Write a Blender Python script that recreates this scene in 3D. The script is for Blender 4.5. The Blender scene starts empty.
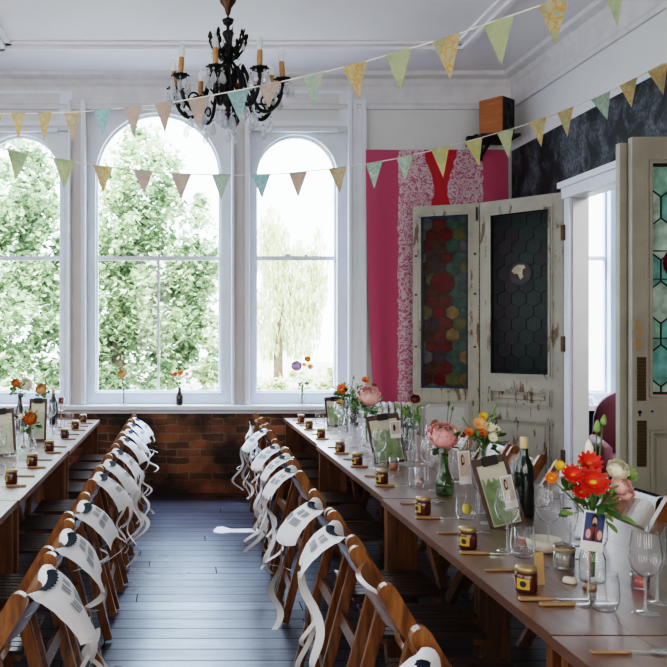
import bpy, bmesh, math, random
from mathutils import Vector, Matrix, Euler
from mathutils.geometry import tessellate_polygon

PI = math.pi
R = random.Random(7)
scene = bpy.context.scene
COL = scene.collection

# ------------------------------------------------------------------ camera
F = 813.0; CX = 180.0; CY = 338.0; CAMZ = 1.5
cam_d = bpy.data.cameras.new('camera'); cam = bpy.data.objects.new('camera', cam_d); COL.objects.link(cam)
cam.location = (0, 0, CAMZ); cam.rotation_euler = (PI/2, 0, 0)
cam_d.sensor_width = 36; cam_d.sensor_fit = 'HORIZONTAL'
cam_d.lens = 36*F/667
cam_d.shift_x = (333.5-CX)/667; cam_d.shift_y = -(333.5-CY)/667
cam_d.clip_start = 0.05; cam_d.clip_end = 500
scene.camera = cam

def wp(px, py, Y):
    """point of the place seen at px,py when it stands at depth Y"""
    return Vector(((px-CX)*Y/F, Y, CAMZ-(py-CY)*Y/F))

# ------------------------------------------------------------------ materials
def new_mat(name):
    m = bpy.data.materials.new(name); m.use_nodes = True
    nt = m.node_tree
    return m, nt, nt.nodes['Principled BSDF']

def node(nt, t, **kw):
    n = nt.nodes.new(t)
    for k, v in kw.items(): setattr(n, k, v)
    return n

def plain(name, col, rough=.5, metal=0, spec=None, noise=0, nscale=20, bump=0, sheen=0):
    m, nt, b = new_mat(name)
    b.inputs['Base Color'].default_value = (*col, 1)
    b.inputs['Roughness'].default_value = rough
    b.inputs['Metallic'].default_value = metal
    if spec is not None: b.inputs['Specular IOR Level'].default_value = spec
    if sheen: b.inputs['Sheen Weight'].default_value = sheen
    if noise or bump:
        tc = node(nt, 'ShaderNodeTexCoord'); nz = node(nt, 'ShaderNodeTexNoise')
        nz.inputs['Scale'].default_value = nscale; nz.inputs['Detail'].default_value = 5
        nt.links.new(tc.outputs['Object'], nz.inputs['Vector'])
        if noise:
            rp = node(nt, 'ShaderNodeValToRGB')
            rp.color_ramp.elements[0].position = .3; rp.color_ramp.elements[1].position = .7
            rp.color_ramp.elements[0].color = (*[c*(1-noise) for c in col], 1)
            rp.color_ramp.elements[1].color = (*[min(1, c*(1+noise)) for c in col], 1)
            nt.links.new(nz.outputs['Fac'], rp.inputs['Fac']); nt.links.new(rp.outputs['Color'], b.inputs['Base Color'])
        if bump:
            bp = node(nt, 'ShaderNodeBump'); bp.inputs['Strength'].default_value = bump; bp.inputs['Distance'].default_value = .01
            nt.links.new(nz.outputs['Fac'], bp.inputs['Height']); nt.links.new(bp.outputs['Normal'], b.inputs['Normal'])
    return m

def wood(name, c1, c2, rough=.4, scale=(1, 12, 12), spec=.5, coat=0, nscale=3.0):
    m, nt, b = new_mat(name)
    tc = node(nt, 'ShaderNodeTexCoord'); mp = node(nt, 'ShaderNodeMapping'); mp.inputs['Scale'].default_value = scale
    nz = node(nt, 'ShaderNodeTexNoise'); nz.inputs['Scale'].default_value = nscale; nz.inputs['Detail'].default_value = 6; nz.inputs['Roughness'].default_value = .65
    rp = node(nt, 'ShaderNodeValToRGB')
    rp.color_ramp.elements[0].position = .35; rp.color_ramp.elements[1].position = .68
    rp.color_ramp.elements[0].color = (*c1, 1); rp.color_ramp.elements[1].color = (*c2, 1)
    L = nt.links.new
    L(tc.outputs['Object'], mp.inputs['Vector']); L(mp.outputs['Vector'], nz.inputs['Vector'])
    L(nz.outputs['Fac'], rp.inputs['Fac']); L(rp.outputs['Color'], b.inputs['Base Color'])
    b.inputs['Roughness'].default_value = rough; b.inputs['Specular IOR Level'].default_value = spec
    if coat:
        b.inputs['Coat Weight'].default_value = coat; b.inputs['Coat Roughness'].default_value = .40 if coat > .5 else .25
    bp = node(nt, 'ShaderNodeBump'); bp.inputs['Strength'].default_value = .12; bp.inputs['Distance'].default_value = .005
    L(nz.outputs['Fac'], bp.inputs['Height']); L(bp.outputs['Normal'], b.inputs['Normal'])
    return m

def glass(name, tint=(.97, .985, .98), edge=(.45, .5, .5), gloss=1.0, rough=.02, refl=.5, white=0):
    """clear thin glass: sees through in the middle, darker and shinier towards the rim"""
    m = bpy.data.materials.new(name); m.use_nodes = True
    nt = m.node_tree; nt.nodes.clear(); L = nt.links.new
    out = node(nt, 'ShaderNodeOutputMaterial'); mx = node(nt, 'ShaderNodeMixShader')
    tr = node(nt, 'ShaderNodeBsdfTransparent'); gl = node(nt, 'ShaderNodeBsdfGlossy'); gl.inputs['Roughness'].default_value = rough
    gl.inputs['Color'].default_value = (gloss, gloss, gloss, 1)
    lw = node(nt, 'ShaderNodeLayerWeight'); lw.inputs['Blend'].default_value = .5
    rp = node(nt, 'ShaderNodeValToRGB')
    rp.color_ramp.elements[0].position = .5; rp.color_ramp.elements[0].color = (*tint, 1)
    rp.color_ramp.elements[1].position = 1; rp.color_ramp.elements[1].color = (*edge, 1)
    L(lw.outputs['Facing'], rp.inputs['Fac']); L(rp.outputs['Color'], tr.inputs['Color'])
    pw = node(nt, 'ShaderNodeMath', operation='POWER'); pw.inputs[1].default_value = 2.5; L(lw.outputs['Facing'], pw.inputs[0])
    mt = node(nt, 'ShaderNodeMath', operation='MULTIPLY_ADD'); mt.inputs[1].default_value = refl; mt.inputs[2].default_value = .05; mt.use_clamp = True
    L(pw.outputs[0], mt.inputs[0])
    L(mt.outputs[0], mx.inputs['Fac']); L(tr.outputs[0], mx.inputs[1]); L(gl.outputs[0], mx.inputs[2]); L(mx.outputs[0], out.inputs['Surface'])
    if white:  # white mixed in towards the edges, painted in place of highlights and glints
        df = node(nt, 'ShaderNodeBsdfTranslucent'); d2 = node(nt, 'ShaderNodeBsdfDiffuse'); ad = node(nt, 'ShaderNodeMixShader'); m2 = node(nt, 'ShaderNodeMixShader')
        wf = node(nt, 'ShaderNodeMath', operation='MULTIPLY_ADD'); wf.inputs[1].default_value = white*4; wf.inputs[2].default_value = white; wf.use_clamp = True
        p4 = node(nt, 'ShaderNodeMath', operation='POWER'); p4.inputs[1].default_value = 5; L(lw.outputs['Facing'], p4.inputs[0]); L(p4.outputs[0], wf.inputs[0]); L(wf.outputs[0], m2.inputs[0])
        df.inputs['Color'].default_value = (.95, .96, .98, 1); d2.inputs['Color'].default_value = (.95, .96, .98, 1)
        L(df.outputs[0], ad.inputs[1]); L(d2.outputs[0], ad.inputs[2]); L(mx.outputs[0], m2.inputs[1]); L(ad.outputs[0], m2.inputs[2]); L(m2.outputs[0], out.inputs['Surface'])
    return m

M = {}
M['white_paint'] = plain('white_paint', (.74, .77, .82), .45, noise=.03, nscale=3)
M['wall_white'] = plain('wall_white', (.66, .66, .65), .7, noise=.05, nscale=2.2, bump=.1)
M['ceiling_white'] = plain('ceiling_white', (.80, .775, .80), .8, noise=.03, nscale=1.5)
M['frieze'] = plain('frieze', (.66, .65, .66), .7, noise=.07, nscale=9, bump=.25)
M['post_beige'] = plain('post_beige', (.58, .55, .53), .6, noise=.04, nscale=4)
M['pane'] = glass('window_glass', (.99, .995, 1), (.85, .88, .9), .35, refl=.2)
M['glass'] = glass('clear_glass', (.965, .97, .975), (.22, .25, .28), 1.0, .0, 1.0, .022)
M['glass_stem'] = glass('glass_stem', (.90, .92, .94), (.30, .34, .38), 1.0, .02, 1.0, .14)
M['glass_green'] = glass('green_glass', (.42, .56, .36), (.08, .14, .07))
M['glass_dark'] = plain('dark_bottle_glass', (.012, .02, .014), .08, spec=.8)
M['glass_brown'] = plain('brown_bottle_glass', (.03, .014, .008), .1, spec=.7)
M['honey'] = plain('honey', (.075, .016, .006), .12, spec=.7)
M['honey_label'] = plain('honey_label', (.50, .30, .03), .5)
M['ink'] = plain('ink', (.02, .02, .025), .6)
M['gold_lid'] = plain('gold_lid', (.42, .31, .16), .4, metal=.6)
M['cap_cream'] = plain('cap_cream', (.66, .48, .26), .5)
M['silver'] = plain('silver', (.62, .63, .65), .22, metal=1)
M['handle_wood'] = wood('handle_wood', (.25, .13, .06), (.42, .26, .14), .4, (4, 40, 40))
M['chair_wood'] = wood('chair_wood', (.085, .030, .008), (.30, .125, .036), .3, (14, 14, 2.2), spec=.55, coat=.25)
M['chair_dark'] = wood('chair_dark', (.028, .014, .009), (.07, .034, .02), .33, (2, 16, 16), spec=.5, coat=.2)
M['leg_wood'] = wood('leg_wood', (.10, .038, .012), (.25, .105, .036), .45, (14, 14, 1.4))
M['table_top'] = wood('table_top_wood', (.075, .032, .019), (.19, .09, .058), .30, (7, 1.1, 7), spec=1.0, coat=1.0, nscale=4)
M['table_edge'] = wood('table_edge_wood', (.10, .045, .02), (.26, .13, .06), .5, (10, 1.5, 10))
M['cloth_white'] = plain('cloth_white', (.80, .80, .82), .8, noise=.03, nscale=14)
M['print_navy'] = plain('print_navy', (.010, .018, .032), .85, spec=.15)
M['print_grey'] = plain('print_grey', (.33, .34, .36), .8)
M['black_metal'] = plain('black_metal', (.018, .015, .014), .38, metal=.6)
M['bronze'] = plain('bronze', (.09, .045, .025), .4, metal=.7)
M['candle_tan'] = plain('candle_tan', (.42, .22, .09), .55, noise=.15, nscale=40)
M['black'] = plain('matt_black', (.012, .012, .013), .6)
M['speaker_wood'] = wood('speaker_wood', (.30, .095, .02), (.44, .16, .045), .35, (1.5, 1.5, 14))
M['radiator'] = plain('radiator_paint', (.62, .60, .58), .4)
M['maroon'] = plain('maroon_velvet', (.085, .008, .018), .6, sheen=.15)
M['string'] = plain('string', (.85, .82, .76), .8)
M['clip_brown'] = wood('clipboard_brown', (.035, .014, .008), (.075, .03, .016), .4, (20, 20, 3))
M['paper'] = plain('paper_white', (.82, .81, .78), .7)
M['votive_red'] = plain('votive_red', (.75, .06, .03), .35)
M['votive_orange'] = plain('votive_orange', (.85, .16, .07), .35)
M['ceramic'] = plain('ceramic_cream', (.62, .56, .47), .35)
M['kraft'] = plain('kraft_card', (.42, .25, .11), .7)
M['lemon'] = plain('lemon_yellow', (.75, .58, .08), .5)
M['stem'] = plain('stem_green', (.09, .17, .04), .5)
M['leaf'] = plain('leaf_green', (.05, .12, .028), .5, noise=.4, nscale=30)
M['leaf_light'] = plain('leaf_light', (.20, .30, .09), .5, noise=.3, nscale=30)
M['f_pink'] = plain('petal_pink', (.92, .50, .48), .6, noise=.08, nscale=30)
M['f_blush'] = plain('petal_blush', (.92, .60, .55), .6)
M['f_cream'] = plain('petal_cream', (.9, .86, .70), .6)
M['f_red'] = plain('petal_red', (.62, .035, .012), .5, noise=.3, nscale=40)
M['f_orange'] = plain('petal_orange', (.72, .19, .02), .5, noise=.3, nscale=40)
M['f_peach'] = plain('petal_peach', (.78, .45, .20), .6)
M['f_yellow'] = plain('petal_yellow', (.80, .50, .06), .5)
M['f_lilac'] = plain('petal_lilac', (.66, .47, .66), .6)
M['f_maroon'] = plain('petal_maroon', (.16, .03, .02), .6)
M['bulb'] = glass('bulb_glass', (.93, .93, .92), (.6, .6, .62), white=.45)
M['crystal'] = glass('crystal', (.85, .87, .9), (.35, .37, .40), 1.0, .02, .8, .3)
M['brass'] = plain('brass_mesh', (.16, .11, .055), .4, metal=.7)
M['arrow'] = plain('floor_paint_white', (.80, .72, .70), .7, noise=.12, nscale=30)
M['iron_plate'] = plain('rust_plate', (.12, .07, .04), .6, metal=.4)

def door_paint(name, base, worn, amount):
    m, nt, b = new_mat(name); L = nt.links.new
    tc = node(nt, 'ShaderNodeTexCoord')
    mp = node(nt, 'ShaderNodeMapping'); mp.inputs['Scale'].default_value = (9, 9, 2.2)
    nz = node(nt, 'ShaderNodeTexNoise'); nz.inputs['Scale'].default_value = 1.6; nz.inputs['Detail'].default_value = 9; nz.inputs['Roughness'].default_value = .68
    rp = node(nt, 'ShaderNodeValToRGB'); e = rp.color_ramp.elements
    e[0].position = amount; e[0].color = (*base, 1); e[1].position = amount+.05; e[1].color = (*worn, 1)
    n2 = node(nt, 'ShaderNodeTexNoise'); n2.inputs['Scale'].default_value = 5; n2.inputs['Detail'].default_value = 6
    mx = node(nt, 'ShaderNodeMix', data_type='RGBA', blend_type='MULTIPLY'); mx.inputs[0].default_value = .45
    L(tc.outputs['Object'], mp.inputs['Vector']); L(mp.outputs['Vector'], nz.inputs['Vector']); L(nz.outputs['Fac'], rp.inputs['Fac'])
    L(tc.outputs['Object'], n2.inputs['Vector']); L(rp.outputs['Color'], mx.inputs[6]); L(n2.outputs['Fac'], mx.inputs[7])
    L(mx.outputs[2], b.inputs['Base Color']); b.inputs['Roughness'].default_value = .5
    bp = node(nt, 'ShaderNodeBump'); bp.inputs['Strength'].default_value = .25; bp.inputs['Distance'].default_value = .004
    L(nz.outputs['Fac'], bp.inputs['Height']); L(bp.outputs['Normal'], b.inputs['Normal'])
    return m
M['door_worn'] = door_paint('worn_door_paint', (.47, .43, .35), (.17, .10, .05), .555)
M['door_beige'] = door_paint('beige_door_paint', (.44, .41, .33), (.36, .20, .09), .74)
M['door_panel'] = plain('door_panel_paint', (.50, .49, .47), .5, noise=.06, nscale=4)

def stained(name, col, rough=.2, glow=0.0):
    m, nt, b = new_mat(name); L = nt.links.new
    tc = node(nt, 'ShaderNodeTexCoord'); nz = node(nt, 'ShaderNodeTexNoise'); nz.inputs['Scale'].default_value = 14; nz.inputs['Detail'].default_value = 5
    rp = node(nt, 'ShaderNodeValToRGB'); e = rp.color_ramp.elements
    e[0].position = .3; e[0].color = (*[c*.55 for c in col], 1); e[1].position = .72; e[1].color = (*[min(1, c*1.3) for c in col], 1)
    L(tc.outputs['Object'], nz.inputs['Vector']); L(nz.outputs['Fac'], rp.inputs['Fac']); L(rp.outputs['Color'], b.inputs['Base Color'])
    b.inputs['Roughness'].default_value = rough; b.inputs['Specular IOR Level'].default_value = .10
    bp = node(nt, 'ShaderNodeBump'); bp.inputs['Strength'].default_value = .3; bp.inputs['Distance'].default_value = .004
    L(nz.outputs['Fac'], bp.inputs['Height']); L(bp.outputs['Normal'], b.inputs['Normal'])
    return m
SG = {k: stained('stained_'+k, c) for k, c in dict(
    red=(.085, .016, .011), brown=(.055, .026, .014), olive=(.085, .085, .032), teal=(.045, .075, .062), grey=(.09, .09, .095),
    blue=(.03, .075, .17), ruby=(.10, .006, .008), gold=(.16, .11, .04), plum=(.05, .03, .035),
    darkgreen=(.008, .019, .015), darkplum=(.016, .010, .012), black=(.007, .010, .010), bone=(.42, .36, .24),
    mint=(.30, .52, .40), mint_pale=(.48, .62, .52), aqua=(.20, .46, .42), crimson=(.22, .008, .015)).items()}
M['lead'] = plain('lead_came', (.03, .03, .03), .5, metal=.5)

def map_paper(name, base, road, patch):
    base = tuple(c*.82 for c in base); patch = tuple(c*.74 for c in patch)
    m, nt, b = new_mat(name); L = nt.links.new
    tc = node(nt, 'ShaderNodeTexCoord')
    nz = node(nt, 'ShaderNodeTexNoise'); nz.inputs['Scale'].default_value = 9; nz.inputs['Detail'].default_value = 4
    r1 = node(nt, 'ShaderNodeValToRGB'); e = r1.color_ramp.elements
    e[0].position = .46; e[0].color = (*base, 1); e[1].position = .56; e[1].color = (*patch, 1)
    vo = node(nt, 'ShaderNodeTexVoronoi', feature='DISTANCE_TO_EDGE'); vo.inputs['Scale'].default_value = 26
    n2 = node(nt, 'ShaderNodeTexNoise'); n2.inputs['Scale'].default_value = 12
    vm = node(nt, 'ShaderNodeVectorMath', operation='ADD'); vs = node(nt, 'ShaderNodeVectorMath', operation='SCALE'); vs.inputs['Scale'].default_value = .09
    r2 = node(nt, 'ShaderNodeValToRGB'); e = r2.color_ramp.elements
    e[0].position = .02; e[0].color = (.8, .8, .8, 1); e[1].position = .12; e[1].color = (0, 0, 0, 1)
    mx = node(nt, 'ShaderNodeMix', data_type='RGBA')
    mx.inputs[7].default_value = (*road, 1)
    L(tc.outputs['Object'], nz.inputs['Vector']); L(tc.outputs['Object'], n2.inputs['Vector'])
    L(n2.outputs['Color'], vs.inputs[0]); L(tc.outputs['Object'], vm.inputs[0]); L(vs.outputs[0], vm.inputs[1]); L(vm.outputs[0], vo.inputs['Vector'])
    L(nz.outputs['Fac'], r1.inputs['Fac']); L(vo.outputs['Distance'], r2.inputs['Fac'])
    L(r2.outputs['Color'], mx.inputs[0]); L(r1.outputs['Color'], mx.inputs[6]); L(mx.outputs[2], b.inputs['Base Color'])
    b.inputs['Roughness'].default_value = .7
    # thin paper lets some light through
    tl = node(nt, 'ShaderNodeBsdfTranslucent'); ms = node(nt, 'ShaderNodeMixShader'); ms.inputs[0].default_value = .4
    out = nt.nodes['Material Output']
    L(mx.outputs[2], tl.inputs['Color']); L(b.outputs[0], ms.inputs[1]); L(tl.outputs[0], ms.inputs[2]); L(ms.outputs[0], out.inputs['Surface'])
    return m
MP = dict(
    tan=map_paper('map_tan', (.68, .60, .44), (.60, .28, .10), (.62, .56, .42)),
    orange=map_paper('map_orange', (.72, .62, .36), (.70, .30, .05), (.55, .60, .38)),
    green=map_paper('map_green', (.60, .66, .40), (.52, .50, .26), (.44, .58, .36)),
    yellow=map_paper('map_yellow', (.70, .66, .34), (.62, .46, .12), (.58, .62, .34)),
    blue=map_paper('map_blue', (.36, .58, .60), (.42, .62, .62), (.40, .62, .62)),
    teal=map_paper('map_teal', (.44, .62, .52), (.60, .58, .36), (.36, .58, .54)),
    pink=map_paper('map_pink', (.66, .56, .48), (.58, .34, .24), (.60, .55, .50)))

def brick_mat():
    m, nt, b = new_mat('old_brick'); L = nt.links.new
    tc = node(nt, 'ShaderNodeTexCoord')
    sx = node(nt, 'ShaderNodeSeparateXYZ'); cb = node(nt, 'ShaderNodeCombineXYZ')
    L(tc.outputs['Object'], sx.inputs[0]); L(sx.outputs['X'], cb.inputs['X']); L(sx.outputs['Z'], cb.inputs['Y'])
    nw = node(nt, 'ShaderNodeTexNoise'); nw.inputs['Scale'].default_value = 9
    vs = node(nt, 'ShaderNodeVectorMath', operation='SCALE'); vs.inputs['Scale'].default_value = .045
    va = node(nt, 'ShaderNodeVectorMath', operation='ADD')
    L(tc.outputs['Object'], nw.inputs['Vector']); L(nw.outputs['Color'], vs.inputs[0]); L(cb.outputs[0], va.inputs[0]); L(vs.outputs[0], va.inputs[1])
    br = node(nt, 'ShaderNodeTexBrick'); br.inputs['Scale'].default_value = 1
    br.inputs['Brick Width'].default_value = .225; br.inputs['Row Height'].default_value = .075; br.inputs['Mortar Size'].default_value = .007
    br.inputs['Mortar Smooth'].default_value = .3; br.inputs['Bias'].default_value = -.1
    br.inputs['Color1'].default_value = (.24, .10, .05, 1); br.inputs['Color2'].default_value = (.05, .032, .024, 1); br.inputs['Mortar'].default_value = (.20, .155, .11, 1)
    L(va.outputs[0], br.inputs['Vector'])
    nz = node(nt, 'ShaderNodeTexNoise'); nz.inputs['Scale'].default_value = 3; nz.inputs['Detail'].default_value = 6
    L(tc.outputs['Object'], nz.inputs['Vector'])
    rp = node(nt, 'ShaderNodeValToRGB'); e = rp.color_ramp.elements
    e[0].position = .38; e[0].color = (.25, .25, .25, 1); e[1].position = .62; e[1].color = (1.5, 1.3, 1.1, 1)
    L(nz.outputs['Fac'], rp.inputs['Fac'])
    mx = node(nt, 'ShaderNodeMix', data_type='RGBA', blend_type='MULTIPLY'); mx.inputs[0].default_value = 1
    L(br.outputs['Color'], mx.inputs[6]); L(rp.outputs['Color'], mx.inputs[7]); L(mx.outputs[2], b.inputs['Base Color'])
    b.inputs['Roughness'].default_value = .7
    bp = node(nt, 'ShaderNodeBump'); bp.inputs['Strength'].default_value = .8; bp.inputs['Distance'].default_value = .012; bp.invert = True
    ad = node(nt, 'ShaderNodeMath', operation='SUBTRACT'); L(br.outputs['Fac'], ad.inputs[0]); L(nw.outputs['Fac'], ad.inputs[1])
    L(ad.outputs[0], bp.inputs['Height']); L(bp.outputs['Normal'], b.inputs['Normal'])
    return m
M['brick'] = brick_mat()

def floor_mat():
    m, nt, b = new_mat('floor_boards'); L = nt.links.new
    tc = node(nt, 'ShaderNodeTexCoord')
    br = node(nt, 'ShaderNodeTexBrick'); br.inputs['Scale'].default_value = 1
    sp = node(nt, 'ShaderNodeSeparateXYZ'); L(tc.outputs['Object'], sp.inputs[0])
    rw = node(nt, 'ShaderNodeMath', operation='DIVIDE'); rw.inputs[1].default_value = .14; L(sp.outputs['Y'], rw.inputs[0])
    rf = node(nt, 'ShaderNodeMath', operation='FLOOR'); L(rw.outputs[0], rf.inputs[0])
    wn = node(nt, 'ShaderNodeTexWhiteNoise', noise_dimensions='1D'); L(rf.outputs[0], wn.inputs['W'])
    xa = node(nt, 'ShaderNodeMath', operation='MULTIPLY_ADD'); xa.inputs[1].default_value = 1.9; L(wn.outputs['Value'], xa.inputs[0]); L(sp.outputs['X'], xa.inputs[2])
    bv = node(nt, 'ShaderNodeCombineXYZ'); L(xa.outputs[0], bv.inputs['X']); L(sp.outputs['Y'], bv.inputs['Y'])
    br.inputs['Brick Width'].default_value = 1.9; br.inputs['Row Height'].default_value = .14; br.inputs['Mortar Size'].default_value = .003
    br.inputs['Mortar Smooth'].default_value = .1; br.offset = 0
    br.inputs['Color1'].default_value = (.045, .036, .036, 1); br.inputs['Color2'].default_value = (.080, .062, .060, 1); br.inputs['Mortar'].default_value = (.002, .0015, .0015, 1)
    L(bv.outputs[0], br.inputs['Vector'])
    mp = node(nt, 'ShaderNodeMapping'); mp.inputs['Scale'].default_value = (1.4, 16, 1)
    nz = node(nt, 'ShaderNodeTexNoise'); nz.inputs['Scale'].default_value = 2.5; nz.inputs['Detail'].default_value = 7; nz.inputs['Roughness'].default_value = .7
    L(tc.outputs['Object'], mp.inputs['Vector']); L(mp.outputs['Vector'], nz.inputs['Vector'])
    rp = node(nt, 'ShaderNodeValToRGB'); e = rp.color_ramp.elements
    e[0].position = .3; e[0].color = (.55, .5, .5, 1); e[1].position = .75; e[1].color = (1.35, 1.3, 1.3, 1)
    L(nz.outputs['Fac'], rp.inputs['Fac'])
    mx = node(nt, 'ShaderNodeMix', data_type='RGBA', blend_type='MULTIPLY'); mx.inputs[0].default_value = 1
    L(br.outputs['Color'], mx.inputs[6]); L(rp.outputs['Color'], mx.inputs[7]); L(mx.outputs[2], b.inputs['Base Color'])
    rr = node(nt, 'ShaderNodeMapRange'); rr.inputs['From Min'].default_value = .3; rr.inputs['From Max'].default_value = .7
    rr.inputs['To Min'].default_value = .24; rr.inputs['To Max'].default_value = .42
    n3 = node(nt, 'ShaderNodeTexNoise'); n3.inputs['Scale'].default_value = 1.6; n3.inputs['Detail'].default_value = 5
    L(tc.outputs['Object'], n3.inputs['Vector']); L(n3.outputs['Fac'], rr.inputs['Value']); L(rr.outputs[0], b.inputs['Roughness'])
    b.inputs['Specular IOR Level'].default_value = 1.0; b.inputs['Coat Weight'].default_value = .8; b.inputs['Coat Roughness'].default_value = .28; b.inputs['Coat IOR'].default_value = 1.8
    b.inputs['Specular Tint'].default_value = (.5, .70, 1, 1)
    b.inputs['Coat Tint'].default_value = (.70, .82, 1, 1)
    # worn, uneven boards: every board has its own sheen, the gaps have none
    b2 = node(nt, 'ShaderNodeTexBrick'); b2.inputs['Scale'].default_value = 1
    for k_, v_ in (('Brick Width', 1.9), ('Row Height', .14), ('Mortar Size', .003), ('Mortar Smooth', .1)): b2.inputs[k_].default_value = v_
    b2.offset = 0
    b2.inputs['Color1'].default_value = (1, 1, 1, 1); b2.inputs['Color2'].default_value = (.4, .4, .4, 1); b2.inputs['Mortar'].default_value = (0, 0, 0, 1)
    L(bv.outputs[0], b2.inputs['Vector'])
    cw = node(nt, 'ShaderNodeMath', operation='MULTIPLY'); L(b2.outputs['Color'], cw.inputs[0]); L(rp.outputs['Color'], cw.inputs[1]); L(cw.outputs[0], b.inputs['Coat Weight'])
    sl = node(nt, 'ShaderNodeMath', operation='MULTIPLY_ADD'); sl.inputs[1].default_value = -.95; sl.inputs[2].default_value = .95; L(br.outputs['Fac'], sl.inputs[0]); L(sl.outputs[0], b.inputs['Specular IOR Level'])
    bp = node(nt, 'ShaderNodeBump'); bp.inputs['Strength'].default_value = .8; bp.inputs['Distance'].default_value = .006
    ad = node(nt, 'ShaderNodeMath', operation='MULTIPLY_ADD'); ad.inputs[1].default_value = .35; L(nz.outputs['Fac'], ad.inputs[0])
    s3 = node(nt, 'ShaderNodeMath', operation='MULTIPLY'); s3.inputs[1].default_value = .25; L(b2.outputs['Color'], s3.inputs[0]); L(s3.outputs[0], ad.inputs[2])
    L(ad.outputs[0], bp.inputs['Height']); L(bp.outputs['Normal'], b.inputs['Normal']); L(bp.outputs['Normal'], b.inputs['Coat Normal'])
    return m
M['floor'] = floor_mat()

def wallpaper_mat():
    """right wall: white plaster above, dark painted-foliage wallpaper below"""
    m, nt, b = new_mat('dark_foliage_wallpaper'); L = nt.links.new
    tc = node(nt, 'ShaderNodeTexCoord'); sx = node(nt, 'ShaderNodeSeparateXYZ'); L(tc.outputs['Object'], sx.inputs[0])
    mp = node(nt, 'ShaderNodeMapping'); mp.inputs['Scale'].default_value = (2.0, 2.0, 1.5)
    n1 = node(nt, 'ShaderNodeTexNoise'); n1.inputs['Scale'].default_value = 2.2; n1.inputs['Detail'].default_value = 7; n1.inputs['Roughness'].default_value = .62; n1.inputs['Distortion'].default_value = .7
    L(tc.outputs['Object'], mp.inputs['Vector']); L(mp.outputs['Vector'], n1.inputs['Vector'])
    r1 = node(nt, 'ShaderNodeValToRGB'); e = r1.color_ramp.elements
    e[0].position = .45; e[0].color = (.009, .011, .014, 1); e[1].position = .53; e[1].color = (.055, .07, .082, 1)
    x = e.new(.62); x.color = (.12, .135, .15, 1)
    L(n1.outputs['Fac'], r1.inputs['Fac'])
    n2 = node(nt, 'ShaderNodeTexVoronoi'); n2.inputs['Scale'].default_value = 22
    L(mp.outputs['Vector'], n2.inputs['Vector'])
    r2 = node(nt, 'ShaderNodeValToRGB'); e = r2.color_ramp.elements
    e[0].position = .2; e[0].color = (1.25, 1.25, 1.25, 1); e[1].position = .7; e[1].color = (.5, .5, .5, 1)
    L(n2.outputs['Distance'], r2.inputs['Fac'])
    mm = node(nt, 'ShaderNodeMix', data_type='RGBA', blend_type='MULTIPLY'); mm.inputs[0].default_value = 1
    L(r1.outputs['Color'], mm.inputs[6]); L(r2.outputs['Color'], mm.inputs[7])
    n3 = node(nt, 'ShaderNodeTexNoise'); n3.inputs['Scale'].default_value = 3.1; L(tc.outputs['Object'], n3.inputs['Vector'])
    r3 = node(nt, 'ShaderNodeValToRGB'); e = r3.color_ramp.elements
    e[0].position = .66; e[0].color = (0, 0, 0, 1); e[1].position = .72; e[1].color = (1, 1, 1, 1)
    L(n3.outputs['Fac'], r3.inputs['Fac'])
    mc = node(nt, 'ShaderNodeMix', data_type='RGBA'); mc.inputs[7].default_value = (.12, .045, .05, 1)
    L(r3.outputs['Color'], mc.inputs[0]); L(mm.outputs[2], mc.inputs[6])
    cmp_ = node(nt, 'ShaderNodeMath', operation='GREATER_THAN'); cmp_.inputs[1].default_value = 3.31
    L(sx.outputs['Z'], cmp_.inputs[0])
    mx = node(nt, 'ShaderNodeMix', data_type='RGBA'); mx.inputs[7].default_value = (.70, .71, .72, 1)
    L(cmp_.outputs[0], mx.inputs[0]); L(mc.outputs[2], mx.inputs[6]); L(mx.outputs[2], b.inputs['Base Color'])
    b.inputs['Roughness'].default_value = .6
    return m
M['wallpaper'] = wallpaper_mat()

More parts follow.
